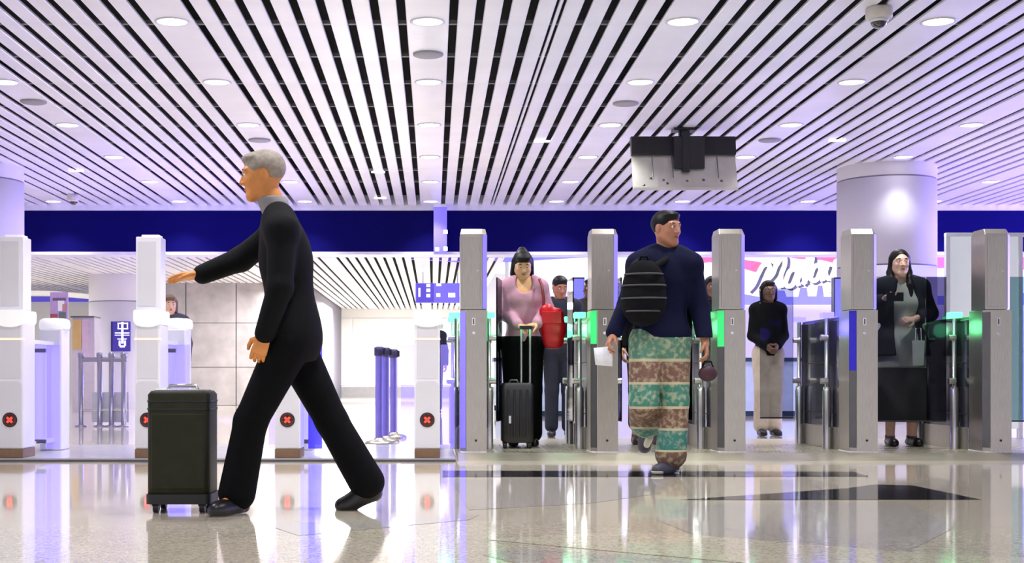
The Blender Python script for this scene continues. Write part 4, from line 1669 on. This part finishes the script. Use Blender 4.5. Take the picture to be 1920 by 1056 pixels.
L_(vo.outputs['Fac'], rp2.inputs[0])
L_(rp.outputs[0], mx.inputs['A'])
L_(rp2.outputs[0], mx.inputs['Factor'])
L_(mx.outputs['Result'], b_.inputs['Base Color'])
M_batik = m
sd = SDF(.03)
p.leg(sd, 'R', .032, .90, .030)
p.leg(sd, 'L', .038, .80, .030)
sd.el(p.J['pelvis'] + np.array((0, 0, -.03)), np.array((.180, .135, .14)) * p.k, p.frame())
sd.cut((0, 0, p.J['pelvis'][2] + .05), (0, 0, 1))
p.cloth('trousers', sd, M_batik, .0095)
p.shoes(M_shoed, M_solew)
hL, hR = p.hand_at['L'], p.hand_at['R']
chest, pel, fr = p.J['chest'].copy(), p.J['pelvis'].copy(), p.f.copy()
Rm = p.frame()
# pack worn on the chest
c = pt(1207, 545, y - .19)
t = thing('backpack', 'black backpack worn on the chest over the navy sweater', 'backpack', tuple(c))
sd = SDF(.04)
Rz = np.stack([p.r, p.f, np.array((0, 0, 1.))], 1)
sd.el((0, 0, 0), (.135, .085, .20), Rz)
sd.el((0, 0, -.09), (.135, .095, .13), Rz)
sd.cut((0, 0, .185), (0, 0, 1))
sdf_obj('pack_body', [(sd, .009)], M_blk, t, (0, 0, 0))
for z, wd in ((.10, .118), (.03, .135), (-.05, .138), (-.13, .12)):
    q = MB()
    pts_ = []
    for i in range(11):
        a = math.pi * (i / 10)
        v = p.r * math.cos(a) * wd + p.f * (.088 + (.012 if z < 0 else 0)) * math.sin(a)
        pts_.append((v[0], v[1], z))
    q.tube(pts_, .006, 6)
    q.build('webbing_strap', mat('strap_grey', (62, 62, 68), .7), t)
sd = SDF(.02)
a0 = np.array((0, 0, .15)) - p.r * .07
sd.rc(a0, np.array(p.J['shL']) - np.array(c) + np.array((.02, .02, .055)) + p.r * .02, .022, .022)
a1 = np.array((0, 0, .15)) + p.r * .07
sd.rc(a1, np.array(p.J['shR']) - np.array(c) + np.array((-.10, -.0, .065)), .022, .022)
sdf_obj('shoulder_strap', [(sd, .008)], M_blk, t, (0, 0, 0))
q = MB()
q.tube([(-.03, 0, .18), (-.02, -.01, .21), (.02, -.01, .21), (.03, 0, .18)], .008, 8)
q.build('grab_loop', M_blk, t)
# white paper in the left hand
c = pt(1128, 664, y - .17)
q = MB()
n = 8
top = [(-.06 + .12 * i / n, .006 * math.sin(i * 1.1), .05 + .012 * (i / n)) for i in range(n + 1)]
bot = [(-.045 + .105 * i / n, .006 * math.sin(i * 1.1 + 1) + .02, -.055 - .01 * (i / n)) for i in range(n + 1)]
vs = top + bot
q.add(vs, [(i, i + 1, n + 2 + i, n + 1 + i) for i in range(n)], True)
o = q.build('paper_sheet', mat('paper_white', (228, 230, 235), .7), None, tuple(Vector(hL) + Vector((-.03, -.02, -.065))))
md = o.modifiers.new('solid', 'SOLIDIFY')
md.thickness = .0015
tag(o, 'white paper sheet held in the left hand of the patterned trousers wearer', 'paper')
# dark pouch in the other hand
t = thing('pouch', 'small dark maroon pouch held in the hand beside the third steel gate', 'pouch', tuple(Vector(hR) + Vector((0, -.02, -.075))))
sd = SDF(.02)
sd.el((0, 0, -.045), (.06, .03, .05))
sdf_obj('pouch_body', [(sd, .006)], mat('maroon', (60, 26, 40), .6), t, (0, 0, 0))
q = MB()
q.tube([(-.035, 0, -.01), (-.02, 0, .03), (.02, 0, .03), (.035, 0, -.01)], .006, 8)
q.build('wrist_loop', M_blk, t)

# ---- 3. woman in pink -----------------------------------------------------------
PZ = .045
DK = 11.0
p = Person('person in a pale pink blouse with hands on a suitcase handle', 980, DK, 1.60, (0, -1), PZ, sk=('light', (228, 178, 130)), turn=(.05, -1, -.45), wf=.88)
y = DK
p.set(pelvis=(980, 640, y), waist=(980, 600, y), chest=(981, 562, y), neck=(982, 524, y), head=(980, 497, y - .06),
      shL=(952, 540, y), elL=(950, 590, y - .02), wrL=(972, 610, y - .24),
      shR=(1012, 540, y), elR=(1026, 580, y - .02), wrR=(1006, 608, y - .24))
p.body(curlL=.9, curlR=.9, up=(0, -.4, 1), pnL=(.3, 0, -1), pnR=(-.3, 0, -1), dL=(.8, -.5, -.2), dR=(-.8, -.5, -.2))
p.brows()
p.hair(M_hairblk, 'bun')
sd = SDF(.04)
p.torso(sd, .024, True)
for n_ in 'LR':
    p.arm(sd, n_, .022, .95)
sd.el(p.J['neck'] + np.array((0, -.09, -.02)), (.070, .09, .105), k=.01, op='s')
sd.el(p.J['neck'] + np.array((0, -.02, .06)), (.075, .09, .06), k=.01, op='s')
sd.cut((0, 0, p.J['pelvis'][2] - .02), (0, 0, -1))
p.cloth('blouse', sd, M_pinkc, .0095)
sd = SDF(.05)
for n_ in 'LR':
    p.leg(sd, n_, .035, .93, .02)
sd.el(p.J['pelvis'], np.array((.185, .13, .14)) * p.k, p.frame())
sd.cut((0, 0, p.J['pelvis'][2] + .04), (0, 0, 1))
p.cloth('trousers', sd, M_blk, .0095)
p.shoes(M_shoe)
# suitcase in front of her
c = pt(969, 0, 10.62)
t = thing('suitcase', 'black suitcase with raised handle in front of the woman in pink', 'suitcase', (c.x, 10.62, PZ))
q = MB()
w_, hh = .125, .52
q.loft([rrect(w_ - .015, .09, .03, .045), rrect(w_, .105, .03, .06), rrect(w_, .105, .03, hh - .02), rrect(w_ - .015, .09, .03, hh)], True, True)
q.build('shell', mat('case_black', (24, 24, 27), .45, 0, .1, 20), t)
for u in (-.075, -.025, .025, .075):
    bx('shell_rib', M_black, t, u - .008, u + .008, -.112, -.10, .09, hh - .05, .003)
bx('trolley_grip', M_black, t, .02, .125, -.015, .015, .945, .975, .006)
for u in (.105, .035):
    q = MB()
    q.tube([(u, 0, hh - .02), (u, 0, .95)], .0105, 10)
    q.build('trolley_tube', M_steel_l, t)
bx('luggage_tag', M_trimw, t, -.07, -.052, -.118, -.114, .20, .26)
q = MB()
q.tube([(-.06, 0, hh - .003), (-.05, 0, hh + .02), (.0, 0, hh + .02), (.01, 0, hh - .003)], .008, 8)
q.build('carry_handle', M_steel_d, t)
for sx in (-1, 1):
    for sy in (-1, 1):
        q = MB()
        q.tube([(sx * .095 - .012, sy * .07, .026), (sx * .095 + .012, sy * .07, .026)], .026, 14)
        q.box(sx * .095 - .016, sx * .095 + .016, sy * .07 - .012, sy * .07 + .012, .03, .056)
        q.build('wheel', M_black, t)
# red handbag on her arm
c = pt(1036, 612, 10.80)
t = thing('handbag', 'bright red handbag hanging from the arm of the woman in pink', 'handbag', tuple(c))
M_red = mat('red_leather', (205, 12, 30), .4, 0, .1, 15)
q = MB()
prof_ = [(-.085, .17), (-.10, .05), (-.075, -.12), (-.055, -.185), (.045, -.19), (.09, -.10), (.10, .02), (.075, .14)]
sd = SDF(.03)
sd.rc((-.045, 0, .12), (-.02, 0, -.12), .062, .06)
sd.rc((.035, 0, .09), (.03, 0, -.12), .06, .062)
sd.rc((-.03, 0, .0), (.04, 0, -.02), .07, .07)
o = sdf_obj('bag_body', [(sd, .008)], M_red, t, (0, 0, 0))
o.scale = (1, .7, 1)
q = MB()
q.tube([(-.075, -.01, .13), (-.07, 0, .22), (-.085, .04, .34), (-.10, .08, .385)], .012, 8)
q.build('bag_strap', mat('dark_red_leather', (120, 14, 28), .45), t)
bx('bag_flap', M_red, t, -.09, .07, -.052, -.04, .02, .12, .006)

# ---- 4. long haired woman ---------------------------------------------------------
DL = 10.95
p = Person('person with long black hair and black jacket behind the smoked flap', 1690, DL, 1.63, (-.05, -1), PZ, sk=('peach', (232, 186, 160)))
y = DL
p.set(head=(1687, 494, y - .02), neck=(1689, 528, y), chest=(1690, 570, y), waist=(1690, 608, y), pelvis=(1690, 645, y),
      shL=(1655, 540, y), elL=(1650, 590, y + .02), wrL=(1652, 562, y - .22),
      shR=(1725, 540, y), elR=(1744, 588, y + .04), wrR=(1712, 600, y - .16))
p.body(curlL=.5, curlR=.6, pnL=(.3, 0, 1), pnR=(0, .5, -.5), dL=(.85, -.4, .1), dR=(-.8, -.5, 0))
p.brows((40, 28, 24), (190, 100, 90))
p.hair(M_hairblk, 'long', .22)
sd = SDF(.05)
p.torso(sd, .012, True)
sd.rc(p.J['pelvis'] + np.array((-.05, 0, 0)), p.J['pelvis'] + np.array((-.06, 0, -.56)), .13, .17)
sd.rc(p.J['pelvis'] + np.array((.05, 0, 0)), p.J['pelvis'] + np.array((.06, 0, -.56)), .13, .17)
zc = PZ + .20
sd.cut((0, 0, zc), (0, 0, -1))
sd.el(p.J['neck'] + np.array((0, -.03, .05)), (.075, .09, .07), k=.01, op='s')
sk_ = SDF(.05)
for sx in (-1, 1):
    sk_.rc(p.J['pelvis'] + np.array((sx * .05, 0, -.05)), p.J['pelvis'] + np.array((sx * .06, 0, -.56)), .128, .164)
sk_.cut((0, 0, zc), (0, 0, -1))
sd.cuts = []
sd.cut((0, 0, pt(0, 691, DL).z), (0, 0, -1))
p.cloth('dress', sd, M_gdress, .0105)
p.cloth('skirt', sk_, mat('cloth_dark_grey', (62, 60, 58), .85, 0, .15, 25), .0105)
sd = SDF(.05)
p.torso(sd, .034, True)
for n_ in 'LR':
    p.arm(sd, n_, .028, .93)
sd.rc(p.J['pelvis'] + np.array((-.06, .01, 0)), p.J['pelvis'] + np.array((-.07, .01, -.12)), .160, .172)
sd.rc(p.J['pelvis'] + np.array((.06, .01, 0)), p.J['pelvis'] + np.array((.07, .01, -.12)), .160, .172)
sd.cut((0, 0, p.J['pelvis'][2] - .10), (0, 0, -1))
cc = p.J['chest'] + np.array((-.0, -.20, -.12))
sd.el(cc, (.115, .18, .55), k=.01, op='s')
sd.el(p.J['neck'] + np.array((0, -.02, .05)), (.085, .09, .07), k=.01, op='s')
p.cloth('jacket', sd, mat('cloth_charcoal', (38, 40, 48), .85, 0, .2, 30, spec=.15), .0105)
p.shoes(M_shoe)
hl = p.hand_at['L']
t = thing('phone', 'small dark phone in the hand of the long haired woman', 'phone', tuple(Vector(hl) + Vector((.01, -.035, .01))), rz=.2)
bx('phone_body', M_black, t, -.075, .075, -.005, .005, -.036, .036, .006)
bx('phone_screen', mat('screen_grey', (150, 150, 160), .2, emit=.3), t, -.068, .068, .005, .0065, -.031, .031)
c = pt(1722, 662, 10.72)
t = thing('paper_bag', 'white paper bag beside the dress of the long haired woman', 'bag', tuple(c))
q = MB()
q.loft([[(-.035, -.03, -.10), (.035, -.03, -.10), (.035, .03, -.10), (-.035, .03, -.10)], [(-.045, -.02, .10), (.045, -.02, .10), (.045, .02, .10), (-.045, .02, .10)]])
q.build('bag_body', mat('paper_bag_white', (235, 235, 225), .7), t, None, .003)
q = MB()
q.tube([(-.025, 0, .095), (-.02, 0, .20), (.02, 0, .20), (.025, 0, .095)], .004, 6)
q.build('bag_handle', M_trimw, t)


# ---- standing people farther back ---------------------------------------------------
def stander(label, px, D, h, z0, sk_, hairm, style, top, pants, hem=.02, face=(0, -1), turn=None, pose=None, shoe=M_shoe, loose=.02, legm=None, cut=.93, wf=1.0):
    p = Person(label, px, D, h, face, z0, sk=sk_, turn=turn, wf=wf)
    if pose:
        pose(p)
    p.body()
    p.brows()
    p.hair(hairm, style)
    sd = SDF(.04)
    p.torso(sd, .022)
    for n_ in 'LR':
        p.arm(sd, n_, .020, .95)
    sd.el(p.J['neck'] + np.array((0, 0, .06)) + p.f * .03, (.07, .07, .055), k=.01, op='s')
    sd.cut((0, 0, p.J['pelvis'][2] - hem), (0, 0, -1))
    p.cloth('top', sd, top, .0115)
    sd = SDF(.05)
    for n_ in 'LR':
        p.leg(sd, n_, loose, cut, loose * .6)
    sd.el(p.J['pelvis'], np.array((.172 * wf, .12, .13)) * p.k, p.frame())
    sd.cut((0, 0, p.J['pelvis'][2] + .06), (0, 0, 1))
    p.cloth('trousers', sd, pants, .0115)
    p.shoes(shoe)
    return p


def clasp(p):
    for n_, sx in (('L', -1), ('R', 1)):
        p.J['wr' + n_] = p.o + p.r * sx * .06 * p.k + p.f * .17 * p.k + np.array((0, 0, .98 * p.k))
        p.J['el' + n_] = p.o + p.r * sx * .21 * p.wf * p.k + p.f * .0 + np.array((0, 0, 1.10 * p.k))


dk = ('dark', (110, 76, 60))
stander('person with black bob in black top and cream trousers, hands clasped', 1440, 13.8, 1.60, 0.0, ('olive', (150, 110, 88)), M_hairblk, 'bob', M_blk, M_cream, .05, pose=clasp, loose=.028, wf=.80)
stander('person in dark clothes behind the red handbag', 1050, 13.6, 1.63, 0.0, ('ruddy', (176, 112, 92)), M_hairblk, 'short', M_dkblue, M_dkblue, .05, turn=(.2, -1, -.35))
stander('dark haired person partly behind the second steel gate', 1110, 14.6, 1.68, 0.0, dk, M_hairblk, 'short', mat('cloth_olive', (58, 56, 44), .8), M_dkblue, .05, turn=(-1, -.3))
stander('person with white collar partly behind the third steel gate', 1335, 13.2, 1.60, 0.0, dk, M_hairblk, 'bob', M_blk, M_blk, .05)
stander('person in sandals standing behind the patterned trousers', 1212, 11.25, 1.58, PZ, ('tan', (205, 150, 118)), M_hairblk, 'short', M_blk, M_blk, .05, cut=.74, shoe=mat('sandal_brown', (52, 34, 30), .5))
stander('person in dark coat mostly hidden by the low white gate', 812, 22.0, 1.58, 0.0, ('tan', (205, 150, 118)), M_hairblk, 'short', M_dkblue, M_blk, .2)
stander('person with brown hair whose head shows above a tail cabinet', 319, 14.5, 1.49, 0.0, ('peach', (232, 186, 160)), M_hairbrn, 'bob', mat('cloth_uniform', (60, 62, 80), .8), M_blk, .05, turn=(.35, -1, -.1))
